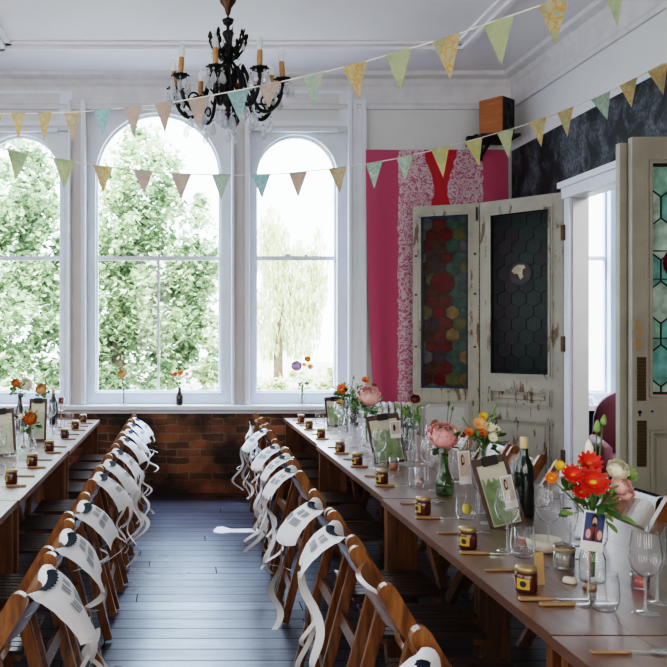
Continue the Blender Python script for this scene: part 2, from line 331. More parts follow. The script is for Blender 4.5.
def fabric_mat():
    m, nt, b = new_mat('pink_lace_print_fabric'); L = nt.links.new
    tc = node(nt, 'ShaderNodeTexCoord'); sx = node(nt, 'ShaderNodeSeparateXYZ'); L(tc.outputs['Object'], sx.inputs[0])
    def math_(op, a, bb):
        n = node(nt, 'ShaderNodeMath', operation=op)
        for i, v in enumerate((a, bb)):
            if isinstance(v, (int, float)): n.inputs[i].default_value = v
            elif v is not None: L(v, n.inputs[i])
        return n.outputs[0]
    nz = node(nt, 'ShaderNodeTexNoise'); nz.inputs['Scale'].default_value = 14; nz.inputs['Detail'].default_value = 3
    L(tc.outputs['Object'], nz.inputs['Vector'])
    wob = math_('MULTIPLY', math_('SUBTRACT', nz.outputs['Fac'], .5), .05)
    xw = math_('ADD', sx.outputs['X'], wob)
    # scalloped inner edges of the two lace bands round a red middle stripe
    wz = math_('MULTIPLY', math_('COSINE', math_('MULTIPLY', math_('SUBTRACT', 3.36, sx.outputs['Z']), 7.2), None), .05)
    d = math_('ABSOLUTE', math_('SUBTRACT', xw, 2.505), None)          # distance from middle of print
    inner = math_('LESS_THAN', d, math_('ADD', wz, .115))               # red
    outer = math_('LESS_THAN', d, .405)                                  # red + lace
    vo = node(nt, 'ShaderNodeTexWave', wave_type='RINGS', rings_direction='SPHERICAL'); vo.inputs['Scale'].default_value = 7; vo.inputs['Distortion'].default_value = 14; vo.inputs['Detail'].default_value = 2.5; vo.inputs['Detail Scale'].default_value = 3.2
    va = node(nt, 'ShaderNodeVectorMath', operation='SCALE'); va.inputs['Scale'].default_value = .16
    n2 = node(nt, 'ShaderNodeTexNoise'); n2.inputs['Scale'].default_value = 6; L(tc.outputs['Object'], n2.inputs['Vector']); L(n2.outputs['Color'], va.inputs[0])
    vb = node(nt, 'ShaderNodeVectorMath', operation='ADD'); L(tc.outputs['Object'], vb.inputs[0]); L(va.outputs[0], vb.inputs[1]); L(vb.outputs[0], vo.inputs['Vector'])
    rl = node(nt, 'ShaderNodeValToRGB'); e = rl.color_ramp.elements
    e[0].position = .12; e[0].color = (.42, .12, .19, 1); e[1].position = .62; e[1].color = (.60, .46, .48, 1)
    L(vo.outputs['Fac'], rl.inputs['Fac'])
    pk = (.47, .076, .150, 1); rd = (.42, .012, .028, 1)
    m1 = node(nt, 'ShaderNodeMix', data_type='RGBA'); m1.inputs[6].default_value = pk; L(outer, m1.inputs[0]); L(rl.outputs['Color'], m1.inputs[7])
    m2 = node(nt, 'ShaderNodeMix', data_type='RGBA'); m2.inputs[7].default_value = rd; L(inner, m2.inputs[0]); L(m1.outputs[2], m2.inputs[6])
    L(m2.outputs[2], b.inputs['Base Color']); b.inputs['Roughness'].default_value = .75; b.inputs['Sheen Weight'].default_value = .2
    return m
M['fabric'] = fabric_mat()

def foliage_mat(name, dark, light, trans=.45):
    m, nt, b = new_mat(name); L = nt.links.new
    g = node(nt, 'ShaderNodeNewGeometry'); tc = node(nt, 'ShaderNodeTexCoord')
    nz = node(nt, 'ShaderNodeTexNoise'); nz.inputs['Scale'].default_value = .9; nz.inputs['Detail'].default_value = 3
    L(tc.outputs['Object'], nz.inputs['Vector'])
    ad = node(nt, 'ShaderNodeMath', operation='MULTIPLY_ADD'); ad.inputs[1].default_value = .55; ad.inputs[2].default_value = -.05
    L(g.outputs['Random Per Island'], ad.inputs[0])
    a2 = node(nt, 'ShaderNodeMath', operation='ADD'); L(ad.outputs[0], a2.inputs[0])
    s2 = node(nt, 'ShaderNodeMath', operation='MULTIPLY'); s2.inputs[1].default_value = .5; L(nz.outputs['Fac'], s2.inputs[0]); L(s2.outputs[0], a2.inputs[1])
    rp = node(nt, 'ShaderNodeValToRGB'); e = rp.color_ramp.elements
    e[0].position = .15; e[0].color = (*dark, 1); e[1].position = .72; e[1].color = (*light, 1)
    L(a2.outputs[0], rp.inputs['Fac']); L(rp.outputs['Color'], b.inputs['Base Color']); b.inputs['Roughness'].default_value = .6
    tl = node(nt, 'ShaderNodeBsdfTranslucent'); L(rp.outputs['Color'], tl.inputs['Color'])
    ms = node(nt, 'ShaderNodeMixShader'); ms.inputs[0].default_value = trans
    L(b.outputs[0], ms.inputs[1]); L(tl.outputs[0], ms.inputs[2]); L(ms.outputs[0], nt.nodes['Material Output'].inputs['Surface'])
    return m
M['foliage'] = foliage_mat('tree_foliage', (.06, .115, .045), (.68, .79, .52))
M['foliage_pale'] = foliage_mat('willow_foliage', (.42, .48, .26), (.72, .74, .52))
M['bark'] = plain('bark', (.16, .12, .08), .8, noise=.3, nscale=8)
M['grass'] = plain('lawn', (.36, .35, .29), .9, noise=.3, nscale=2)
M['roof'] = plain('roof_slate', (.30, .31, .34), .7)
M['house_wall'] = plain('house_wall', (.75, .72, .68), .8)

# ------------------------------------------------------------------ mesh helpers
def obj(name, bm, mats, parent=None, smooth=False, label=None, kind=None):
    me = bpy.data.meshes.new(name)
    bmesh.ops.recalc_face_normals(bm, faces=bm.faces)
    bm.to_mesh(me); bm.free()
    if not isinstance(mats, (list, tuple)): mats = [mats]
    for m in mats: me.materials.append(m)
    if smooth:
        for p in me.polygons: p.use_smooth = True
    o = bpy.data.objects.new(name, me); COL.objects.link(o)
    if parent: o.parent = parent
    if label: o['label'] = label
    if kind: o['kind'] = kind
    return o

def thing(name, label, cat, loc=(0, 0, 0), rotz=0, group=None):
    o = bpy.data.objects.new(name, None); COL.objects.link(o)
    o.empty_display_size = .1
    o.location = loc; o.rotation_euler = (0, 0, rotz); o['label'] = label; o['category'] = cat
    if group: o['group'] = group
    return o

def tag(o, label, cat, group=None):
    o['label'] = label; o['category'] = cat
    if group: o['group'] = group
    return o

def struct(name, bm, mats, parent=None, smooth=False):
    o = obj(name, bm, mats, parent, smooth)
    if not parent: o['kind'] = 'structure'
    return o

def dup(root, loc, rotz=0, label=None, group=None):
    r = root.copy(); COL.objects.link(r); r.location = loc; r.rotation_euler = (0, 0, rotz)
    if label: r['label'] = label
    if group: r['group'] = group
    for ch in list(root.children):
        c = ch.copy(); COL.objects.link(c); c.parent = r
        for g in list(ch.children):
            d = g.copy(); COL.objects.link(d); d.parent = c
    return r

def NB(): return bmesh.new()

def box(bm, c, s, rot=None, mi=0, bevel=0):
    """box centred at c, full size s, optional rotation (Euler tuple or Matrix)"""
    mt = Matrix.Translation(Vector(c))
    if rot is not None:
        mt = mt @ (rot.to_4x4() if isinstance(rot, Matrix) else Euler(rot).to_matrix().to_4x4())
    r = bmesh.ops.create_cube(bm, size=1, matrix=mt @ Matrix.Diagonal((*s, 1)))
    fs = set()
    for v in r['verts']:
        for f in v.link_faces: fs.add(f)
    for f in fs: f.material_index = mi
    if bevel:
        es = set(e for f in fs for e in f.edges)
        rr = bmesh.ops.bevel(bm, geom=list(es), offset=bevel, segments=1, affect='EDGES', profile=.5)
        for f in rr['faces']: f.material_index = mi

def bar(bm, a, b, w, d, up=(0, 0, 1), mi=0, bevel=0, ext=0):
    """rectangular bar from a to b; w across, d along 'up'-ish"""
    a = Vector(a); b = Vector(b); z = (b-a); ln = z.length; z.normalize()
    up = Vector(up); x = up.cross(z)
    if x.length < 1e-5: x = Vector((1, 0, 0)).cross(z)
    x.normalize(); y = z.cross(x)
    rot = Matrix((x, y, z)).transposed()
    box(bm, (a+b)/2, (w, d, ln+ext), rot, mi, bevel)

def lathe(bm, prof, seg=20, c=(0, 0, 0), mi=0, a0=0, a1=2*PI, rot=None):
    """profile list of (r,z)"""
    full = abs((a1-a0) - 2*PI) < 1e-6
    n = seg if full else seg+1
    c = Vector(c); rings = []
    for r, z in prof:
        ring = []
        if r < 1e-6:
            p = Vector((0, 0, z)); p = rot @ p if rot else p
            v = bm.verts.new(c+p); ring = [v]*n
        else:
            for i in range(n):
                a = a0+(a1-a0)*i/seg
                p = Vector((r*math.cos(a), r*math.sin(a), z)); p = rot @ p if rot else p
                ring.append(bm.verts.new(c+p))
        rings.append(ring)
    for k in range(len(rings)-1):
        A, B = rings[k], rings[k+1]
        for i in range(n if full else n-1):
            j = (i+1) % n
            vs = []
            for v in (A[i], A[j], B[j], B[i]):
                if v not in vs: vs.append(v)
            if len(vs) > 2:
                try:
                    f = bm.faces.new(vs); f.material_index = mi; f.smooth = True
                except ValueError: pass

def tube(bm, pts, r, seg=8, mi=0, cap=True):
    pts = [Vector(p) for p in pts]
    rs = r if isinstance(r, (list, tuple)) else [r]*len(pts)
    rings = []; prev = None
    for i, p in enumerate(pts):
        t = (pts[min(i+1, len(pts)-1)] - pts[max(i-1, 0)]).normalized()
        if prev is None:
            x = Vector((0, 0, 1)).cross(t)
            if x.length < .05: x = Vector((1, 0, 0)).cross(t)
        else:
            x = prev - t*prev.dot(t)
        x.normalize(); prev = x; y = t.cross(x)
        rings.append([bm.verts.new(p + rs[i]*(math.cos(2*PI*k/seg)*x + math.sin(2*PI*k/seg)*y)) for k in range(seg)])
    for A, B in zip(rings, rings[1:]):
        for k in range(seg):
            f = bm.faces.new((A[k], A[(k+1) % seg], B[(k+1) % seg], B[k])); f.material_index = mi; f.smooth = True
    if cap:
        for rg in (rings[0], rings[-1]):
            try: bm.faces.new(rg).material_index = mi
            except ValueError: pass

def strip(bm, rows, mi=0, smooth=True):
    """grid of points -> quads"""
    vs = [[bm.verts.new(p) for p in row] for row in rows]
    for A, B in zip(vs, vs[1:]):
        for i in range(len(A)-1):
            f = bm.faces.new((A[i], A[i+1], B[i+1], B[i])); f.material_index = mi; f.smooth = smooth

def plate(bm, outer, holes=(), d0=0, d1=.1, fn=None, mi=0):
    """flat plate with holes: polygon in (a,b), depth d0..d1; fn maps (a,b,d) to a point"""
    fn = fn or (lambda a, b, d: Vector((a, d, b)))
    loops = [list(outer)] + [list(h) for h in holes]
    tris = tessellate_polygon([[Vector((a, b, 0)) for a, b in lp] for lp in loops])
    flat = [p for lp in loops for p in lp]
    F0 = [bm.verts.new(fn(a, b, d0)) for a, b in flat]; F1 = [bm.verts.new(fn(a, b, d1)) for a, b in flat]
    for t in tris:
        for V in (F0, F1):
            try: bm.faces.new([V[i] for i in t]).material_index = mi
            except ValueError: pass
    k = 0
    for lp in loops:
        n = len(lp)
        for i in range(n):
            j = (i+1) % n
            bm.faces.new((F0[k+i], F0[k+j], F1[k+j], F1[k+i])).material_index = mi
        k += n

def rect(x0, z0, x1, z1): return [(x0, z0), (x1, z0), (x1, z1), (x0, z1)]
def arch(cx, half, z0, spring, n=24):
    return [(cx-half, z0), (cx+half, z0)] + [(cx+half*math.cos(PI*i/n), spring+half*math.sin(PI*i/n)) for i in range(n+1)]

def ball(bm, c, r, mi=0, seg=10, ring=7, sq=1.0):
    lathe(bm, [(r*math.sin(PI*i/ring), -r*sq*math.cos(PI*i/ring)) for i in range(ring+1)], seg, c, mi)

def disc(bm, c, r, n, nrm, mi=0):
    nrm = Vector(nrm).normalized(); x = nrm.orthogonal().normalized(); y = nrm.cross(x)
    f = bm.faces.new([bm.verts.new(Vector(c)+r*(math.cos(2*PI*i/n)*x+math.sin(2*PI*i/n)*y)) for i in range(n)]); f.material_index = mi

# ------------------------------------------------------------------ the room
YW = 7.87; CEIL = 4.05; XL = -4.2; YR = -2.6
def xr(y): return 3.21 + (YW-y)*.0246            # face of the right wall

bm = NB(); box(bm, (1.2, 2.7, -.05), (13.6, 11.0, .1)); struct('floor', bm, M['floor'])
bm = NB(); box(bm, (1.2, 2.7, CEIL+.1), (13.6, 11.2, .2)); struct('ceiling', bm, M['ceiling_white'])

# back wall: brick below, white panelled surround with three arched windows above
WC = -.2125
W = [  # centre, half glass, opening x0,x1, opening top
    (-1.563, .378, -2.07, -1.065, 3.51),
    (WC, .5925, -.91, .494, 3.76),
    (1.138, .378, .668, 1.646, 3.51),
    (3.80, .378, 3.41, 4.27, 3.51)]
SPR = 3.09; ZG = .985
bm = NB()
plate(bm, rect(XL, .80, 6.4, CEIL), [rect(x0, .84, x1, zt) for _, _, x0, x1, zt in W], YW, YW+.28)
struct('wall_back', bm, M['wall_white'])
bm = NB(); box(bm, ((XL+3.30)/2, YW+.14, .40), (3.30-XL, .28, .80)); struct('wall_back_brick', bm, M['brick'])
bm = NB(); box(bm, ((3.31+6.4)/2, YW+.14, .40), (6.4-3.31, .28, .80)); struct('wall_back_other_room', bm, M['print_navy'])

for i, (cx, hf, x0, x1, zt) in enumerate(W):
    bm = NB()
    plate(bm, rect(x0-.01, .84, x1+.01, zt), [arch(cx, hf+.02, ZG-.02, SPR)], YW+.07, YW+.20)
    # stepped inner bead
    plate(bm, arch(cx, hf+.055, ZG-.06, SPR), [arch(cx, hf+.018, ZG-.018, SPR)], YW+.055, YW+.075)
    win = struct('window_%d' % (i+1), bm, M['white_paint'])
    ys = YW+.15
    bm = NB()
    plate(bm, arch(cx, hf+.03, ZG-.03, SPR), [arch(cx, hf, 2.305, SPR)[:], rect(cx-hf, ZG, cx+hf, 2.265)] if i != 1 else
          [arch(cx, hf, 2.305, SPR), rect(cx-hf, ZG, cx-.012, 2.265), rect(cx+.012, ZG, cx+hf, 2.265)], ys-.02, ys+.02)
    if i != 1: box(bm, (cx-.08, ys-.03, 2.31), (.05, .02, .025)); box(bm, (cx+.1, ys-.03, 2.31), (.03, .02, .02))
    obj('sash', bm, M['white_paint'], win)
    bm = NB(); f = bm.faces.new([bm.verts.new((a, ys, b)) for a, b in arch(cx, hf+.005, ZG-.005, SPR)])
    obj('pane', bm, M['pane'], win)

# posts and mouldings between the windows
def px_x(px, Y=YW): return (px-CX)*Y/F
k = 1
for (a, b) in ((71.5, 81), (235, 243.5)):
    bm = NB(); box(bm, ((px_x(a)+px_x(b))/2, YW-.004, 2.30), (px_x(b)-px_x(a), .008, 2.9)); struct('trim_%d' % k, bm, M['post_beige']); k += 1
for (a, b) in ((68.5, 71.5), (81, 86), (231, 234.5), (244.5, 249.5), (347.5, 352)):
    bm = NB(); box(bm, ((px_x(a)+px_x(b))/2, YW-.022, 2.33), (px_x(b)-px_x(a), .044, 2.94), bevel=.008); struct('trim_%d' % k, bm, M['white_paint']); k += 1
bm = NB()
for a, b, d in ((352, 356, .03), (356, 361, .018), (361, 365.5, .04)):
    box(bm, ((px_x(a)+px_x(b))/2, YW-d/2, 2.33), (px_x(b)-px_x(a), d, 2.94))
struct('trim_%d' % k, bm, M['white_paint']); k += 1
# panels over the side windows
for cx in (-1.563, 1.138):
    bm = NB(); plate(bm, rect(cx-.49, 3.55, cx+.52, 3.89), [rect(cx-.36, 3.60, cx+.40, 3.86)], YW-.02, YW+.0)
    box(bm, (cx+.02, YW-.018, 3.505), (.72, .036, .03))
    struct('trim_%d' % k, bm, M['white_paint']); k += 1
# sill board
bm = NB(); box(bm, ((XL+1.84)/2, YW-.02, .83), (1.84-XL, .16, .05), bevel=.008)
box(bm, ((XL+1.82)/2, YW-.02, .79), (1.82-XL, .05, .035))
struct('trim_%d' % k, bm, M['white_paint']); k += 1
# cornice and frieze mouldings: back wall and right wall
bm = NB()
prof = [(0, CEIL-.34), (.025, CEIL-.34), (.03, CEIL-.30), (.012, CEIL-.28), (.012, CEIL-.12), (.03, CEIL-.10), (.05, CEIL-.06), (.11, CEIL-.035), (.12, CEIL), (0, CEIL)]
A = [bm.verts.new((XL, YW-d, z)) for d, z in prof]; B = [bm.verts.new((xr(YW), YW-d, z)) for d, z in prof]
for i in range(len(prof)-1): bm.faces.new((A[i], A[i+1], B[i+1], B[i]))
struct('trim_%d' % k, bm, M['frieze']); k += 1
bm = NB()
A = [bm.verts.new((xr(YW)-d, YW, z)) for d, z in prof]; B = [bm.verts.new((xr(YR)-d, YR, z)) for d, z in prof]
for i in range(len(prof)-1): bm.faces.new((A[i], A[i+1], B[i+1], B[i]))
struct('trim_%d' % k, bm, M['frieze']); k += 1
# ceiling bead (rectangular moulding round the ceiling)
bm = NB()
YB = 7.06; XB0 = -1.54; XB1 = 2.46
for off, wd, dp in ((0, .05, .05), (.06, .05, .022)):
    z = CEIL-dp/2
    box(bm, ((XB0-3+XB1)/2, YB-off, z), (XB1-XB0+3, wd, dp))
    bar(bm, (XB1-off, YB+.02, z), (XB1-off+.17, YR+.05, z), wd, dp, (0, 0, 1))
    bar(bm, (XB0+off, YB+.02, z), (XB0+off, YR+.05, z), wd, dp, (0, 0, 1))
struct('trim_%d' % k, bm, M['ceiling_white']); k += 1

# right wall with doorway
DY0, DY1, DZ = 4.98, 6.72, 2.68
bm = NB()
plate(bm, [(YR, 0), (DY0, 0), (DY0, DZ), (DY1, DZ), (DY1, 0), (YW, 0), (YW, CEIL), (YR, CEIL)], (), 0, .13, lambda a, b, d: Vector((xr(a)+d, a, b)))
struct('wall_right', bm, M['wallpaper'])
bm = NB(); box(bm, (XL-.1, 2.7, CEIL/2), (.2, 11, CEIL)); struct('wall_left', bm, M['wall_white'])
bm = NB(); box(bm, (1.1, YR-.1, CEIL/2), (10.6, .2, CEIL)); struct('wall_front', bm, M['wall_white'])
bm = NB(); box(bm, (6.5, 2.7, CEIL/2), (.2, 11, CEIL)); struct('wall_side', bm, M['wall_white'])
# architrave of doorway
bm = NB()
fn = lambda a, b, d: Vector((xr(a)-d, a, b))
plate(bm, rect(DY0-.13, DZ-.02, DY1+.09, DZ+.10), (), 0, .045, fn)
plate(bm, rect(DY0-.13, DZ+.07, DY1+.11, DZ+.12), (), 0, .07, fn)
plate(bm, rect(DY1-.01, 0, DY1+.09, DZ), (), 0, .03, fn)
plate(bm, rect(DY0-.12, 0, DY0+.01, DZ), (), 0, .03, fn)
# reveal linings
box(bm, (xr(DY0)+.065, DY0+.012, DZ/2), (.13, .024, DZ))
box(bm, (xr(5.9)+.065, (DY0+DY1)/2, DZ-.012), (.13, DY1-DY0, .024), (0, 0, .0246))
struct('trim_%d' % k, bm, M['white_paint']); k += 1
bm = NB(); box(bm, (xr(DY1)+.065, DY1-.012, DZ/2-.012), (.13, .024, DZ-.024)); struct('trim_%d' % k, bm, M['post_beige']); k += 1
# other room: sill under its window
bm = NB(); box(bm, (4.0, YW-.02, .83), (1.18, .18, .05)); struct('trim_%d' % k, bm, M['white_paint']); k += 1
bm = NB(); box(bm, ((px_x(603)+px_x(612))/2+.13, YW-.02, 2.3), (.09, .04, 2.9)); struct('trim_%d' % k, bm, M['white_paint']); k += 1

# ------------------------------------------------------------------ doors with stained glass
def hex_pane(w, h, cells, r, pick, border, bw, kit, st=1.0):
    """hexagon quarry glazing inside rect w x h; returns bmesh; kit = list of material names"""
    bm = NB()
    idx = {n: i for i, n in enumerate(kit)}
    def clip(poly, x0, z0, x1, z1):
        for ax, lim, sg in ((0, x0, 1), (0, x1, -1), (1, z0, 1), (1, z1, -1)):
            out = []
            for i in range(len(poly)):
                p, q = poly[i], poly[(i+1) % len(poly)]
                pi_, qi = (p[ax]-lim)*sg >= 0, (q[ax]-lim)*sg >= 0
                if pi_: out.append(p)
                if pi_ != qi:
                    t = (lim-p[ax])/(q[ax]-p[ax]); out.append((p[0]+(q[0]-p[0])*t, p[1]+(q[1]-p[1])*t))
            poly = out
            if not poly: return poly
        return poly
    cellp = []
    dx = r*math.sqrt(3)
    rows = int(h/(1.5*r*st))+3; cols = int(w/dx)+3
    for j in range(-1, rows):
        for i in range(-1, cols):
            cx = i*dx + (dx/2 if j % 2 else 0); cz = j*1.5*r*st
            poly = clip([(cx+r*math.sin(PI*q/3), cz+r*st*math.cos(PI*q/3)) for q in range(6)], bw, bw, w-bw, h-bw)
            if len(poly) > 2:
                f = bm.faces.new([bm.verts.new((a, 0, b)) for a, b in poly]); f.material_index = idx[pick(cx/w, cz/h, i, j)]
                cellp.append(poly)
    for x0, z0, x1, z1 in ((0, 0, bw, h), (w-bw, 0, w, h), (bw, 0, w-bw, bw), (bw, h-bw, w-bw, h)):
        f = bm.faces.new([bm.verts.new((a, 0, b)) for a, b in rect(x0, z0, x1, z1)]); f.material_index = idx[border]
    return bm, cellp

def came(cellp, w, h, bw, t=.004, bars=()):
    bm = NB(); seen = set()
    for poly in cellp:
        for i in range(len(poly)):
            a, b = poly[i], poly[(i+1) % len(poly)]
            key = tuple(sorted(((round(a[0], 3), round(a[1], 3)), (round(b[0], 3), round(b[1], 3)))))
            if key in seen or (a[0]-b[0])**2+(a[1]-b[1])**2 < 1e-6: continue
            seen.add(key)
            bar(bm, (a[0], 0, a[1]), (b[0], 0, b[1]), t, .006, (0, 1, 0))
    for a, b in (((bw, bw), (bw, h-bw)), ((w-bw, bw), (w-bw, h-bw)), ((bw, bw), (w-bw, bw)), ((bw, h-bw), (w-bw, h-bw))):
        bar(bm, (a[0], 0, a[1]), (b[0], 0, b[1]), t*1.3, .007, (0, 1, 0))
    for z in bars: bar(bm, (0, -.006, z), (w, -.006, z), .006, .006, (0, 1, 0))
    return bm

def round_pts(cx, cz, r, n=28): return [(cx+r*math.cos(2*PI*i/n), cz+r*math.sin(2*PI*i/n)) for i in range(n)]

def door(name, loc, yaw, w, h, gl, panels, paint, panel_paint, pane_fn):
    """leaf: x 0..w, z 0..h, front at y=0 facing -y"""
    root = bpy.data.objects.new(name, None); COL.objects.link(root); root.location = loc; root.rotation_euler = (0, 0, yaw); root['kind'] = 'structure'
    x0, z0, x1, z1 = gl
    bm = NB(); plate(bm, rect(0, .01, w, h), [rect(*gl)] + [rect(*p) for p in panels], 0, .045)
    obj('leaf_frame', bm, paint, root)
    bm = NB()
    for g in [gl]+panels:                       # moulding round each opening
        a0, b0, a1, b1 = g
        for off, dd, wd in ((0, .012, .018), (-.018, .007, .014)):
            plate(bm, rect(a0+off, b0+off, a1-off, b1-off), [rect(a0+off+wd, b0+off+wd, a1-off-wd, b1-off-wd)], -dd, .004)
    obj('moulding', bm, paint, root)
    for p in panels:
        bm = NB(); a0, b0, a1, b1 = p
        box(bm, ((a0+a1)/2, .025, (b0+b1)/2), (a1-a0, .012, b1-b0)); box(bm, ((a0+a1)/2, .018, (b0+b1)/2), (a1-a0-.09, .012, b1-b0-.09), bevel=.005)
        obj('panel', bm, panel_paint, root)
    pane_fn(root, gl)
    return root

def pane_A(root, g):
    w, h = g[2]-g[0], g[3]-g[1]; rr = random.Random(5); kit = ['red', 'brown', 'olive', 'teal', 'grey', 'blue', 'gold', 'plum', 'ruby']
    def pick(u, v, i, j):
        if .3 < u < .62: return rr.choice(['red', 'red', 'brown', 'plum', 'ruby'])
        if u <= .3: return rr.choice(['red', 'brown', 'grey', 'plum', 'olive', 'brown'])
        return rr.choice(['olive', 'teal', 'teal', 'gold', 'grey', 'olive'])
    bm, cp = hex_pane(w, h, 0, .068, pick, 'blue', .035, kit)
    pn = obj('stained_pane', bm, [SG[n] for n in kit], root, label='hexagonal stained glass with a blue border'); pn.location = (g[0], .022, g[1])
    cm = obj('lead_came', came(cp, w, h, .035, .005, (h*.28, h*.52, h*.78)), M['lead'], root); cm.location = (g[0], .019, g[1])
    bm = NB(); c = (w*.46, h*.61)
    plate(bm, round_pts(*c, .10), (), -.008, -.002); ob = obj('roundel', bm, SG['ruby'], root, label='dark red round glass medallion'); ob.location = (g[0], .022, g[1])
    bm = NB(); plate(bm, round_pts(*c, .108), [round_pts(*c, .092)], -.012, -.002)
    for q in range(5): bar(bm, (c[0]-.05+.02*q, -.011, c[1]-.05), (c[0]-.035+.018*q, -.011, c[1]+.03-.012*q), .004, .003, (0, 1, 0))
    ob = obj('roundel_rim', bm, SG['brown'], root); ob.location = (g[0], .022, g[1])
def pane_B(root, g):
    w, h = g[2]-g[0], g[3]-g[1]; rr = random.Random(9); kit = ['darkgreen', 'darkplum', 'black', 'teal']
    bm, cp = hex_pane(w, h, 0, .075, lambda u, v, i, j: rr.choice(['darkplum', 'darkplum', 'black']) if u < .45 else rr.choice(['darkgreen', 'darkgreen', 'darkgreen', 'black']), 'black', .03, kit)
    pn = obj('stained_pane', bm, [SG[n] for n in kit], root, label='very dark green and plum stained glass'); pn.location = (g[0], .022, g[1])
    cm = obj('lead_came', came(cp, w, h, .03, .0022), M['lead'], root); cm.location = (g[0], .019, g[1])
    c = (w*.5, h*.62)
    bm = NB(); plate(bm, round_pts(*c, .105), (), -.008, -.002); ob = obj('roundel', bm, SG['plum'], root, label='round glass medallion'); ob.location = (g[0], .022, g[1])
    bm = NB(); plate(bm, round_pts(*c, .112), [round_pts(*c, .097)], -.011, -.002); ob = obj('roundel_rim', bm, SG['black'], root); ob.location = (g[0], .022, g[1])
    bm = NB(); sh = [(-.07, .02), (-.05, .055), (-.01, .075), (.04, .07), (.055, .045), (.03, .035), (.025, .0), (.035, -.03), (.01, -.06), (-.005, -.03), (-.02, .0), (-.045, -.005)]
    plate(bm, [(c[0]+a, c[1]+b) for a, b in sh], (), -.013, -.009); ob = obj('roundel_chip', bm, SG['bone'], root, label='pale broken patch in the medallion'); ob.location = (g[0], .022, g[1])
def pane_C(root, g):
    w, h = g[2]-g[0], g[3]-g[1]; rr = random.Random(3); kit = ['mint', 'mint_pale', 'aqua', 'crimson']
    bm, cp = hex_pane(w, h, 0, .095, lambda u, v, i, j: rr.choice(['mint', 'mint_pale', 'mint_pale', 'aqua']), 'crimson', .028, kit, 1.35)
    pn = obj('stained_pane', bm, [SG[n] for n in kit], root, label='pale green stained glass with a crimson border'); pn.location = (g[0], .022, g[1])
    bmc = came(cp, w, h, .028, .007, (h*.25, h*.5, h*.62))
    cm = obj('lead_came', bmc, M['lead'], root); cm.location = (g[0], .017, g[1])
    bm = NB(); plate(bm, round_pts(w*.56, h*.57, .10), (), -.006, -.002); ob = obj('roundel', bm, SG['ruby'], root, label='dark red round glass medallion'); ob.location = (g[0], .022, g[1])

# leaf against the pink hanging, and leaf hinged on the far jamb
B0 = Vector((2.705, 7.33, 0)); B1 = Vector((3.20, 6.79, 0))
yawB = math.atan2(B1.y-B0.y, B1.x-B0.x); wB = (B1-B0).length
A0 = Vector((2.165, 7.56, 0)); A1 = Vector((2.70, 7.338, 0))
yawA = math.atan2(A1.y-A0.y, A1.x-A0.x); wA = (A1-A0).length
dA = door('door_1', A0, yawA, wA, 2.72, (.055, 1.02, wA-.075, 2.64), [(.07, .12, wA-.075, .92)], M['door_worn'], M['door_panel'], pane_A)
dB = door('door_2', B0, yawB, wB, 2.72, (.085, 1.17, wB-.105, 2.61), [(.09, .92, wB-.11, 1.05), (.09, .12, wB-.11, .80)], M['door_worn'], M['door_worn'], pane_B)
for z in (.5, 1.45, 2.38):
    bm = NB(); box(bm, (wB+.008, -.004, z), (.05, .012, .13)); tube(bm, [(wB+.012, -.012, z-.06), (wB+.012, -.012, z+.06)], .008)
    obj('hinge', bm, M['iron_plate'], dB)
bm = NB(); box(bm, (wA-.02, -.006, 2.62), (.018, .012, .12)); obj('bolt', bm, M['lead'], dA)
for z in (1.42, 1.90, 2.26):
    for x in (.02, wA-.045):
        bm = NB(); box(bm, (x+.01, -.006, z), (.022, .014, .016)); obj('saddle_clip', bm, M['lead'], dA)
# pair of leaves folded open at the near jamb
C0 = Vector((2.742, 4.93, 0))
wC = .55
dC = door('door_3', C0, -.015, wC, 2.72, (.10, 1.14, wC-.10, 2.575), [(.105, .12, wC-.10, .94)], M['door_beige'], M['door_beige'], pane_C)
dD = door('door_4', Vector((2.705, 5.0, 0)), .02, .55, 2.70, (.10, 1.14, wC-.10, 2.55), [(.105, .12, wC-.10, .94)], M['door_beige'], M['door_beige'], pane_C)
for z0, z1 in ((1.12, 1.385), (.72, 1.0)):
    bm = NB(); plate(bm, rect(.028, z0, .085, z1), (), -.004, .0, mi=0)
    n = int((z1-z0)/.02)
    for q in range(n):
        for r_ in range(3):
            disc(bm, (.04+.016*r_+(.004 if q % 2 else -.004), -.0048, z0+.012+q*.02), .0045, 6, (0, -1, 0), 1)
    obj('finger_plate', bm, [M['brass'], M['black']], dC, label='perforated brass finger plate')
bm = NB(); plate(bm, round_pts(.045, 1.05, .012, 12), (), -.003, 0); plate(bm, rect(.041, 1.025, .049, 1.05), (), -.003, 0); plate(bm, round_pts(.12, 1.055, .007, 8), (), -.003, 0)
obj('keyhole', bm, M['black'], dC)
bm = NB()
for (x, z, s) in ((.03, 1.565, .016), (.05, 1.535, .02), (.035, 1.48, .02), (.04, 1.445, .016), (.028, 1.60, .01)):
    plate(bm, [(x+s*(.7+.5*R.random())*math.cos(a), z+1.3*s*(.7+.5*R.random())*math.sin(a)) for a in [2*PI*q/9 for q in range(9)]], (), -.0025, 0)
obj('chipped_patch', bm, M['kraft'], dC, label='bare wood showing through chipped paint')

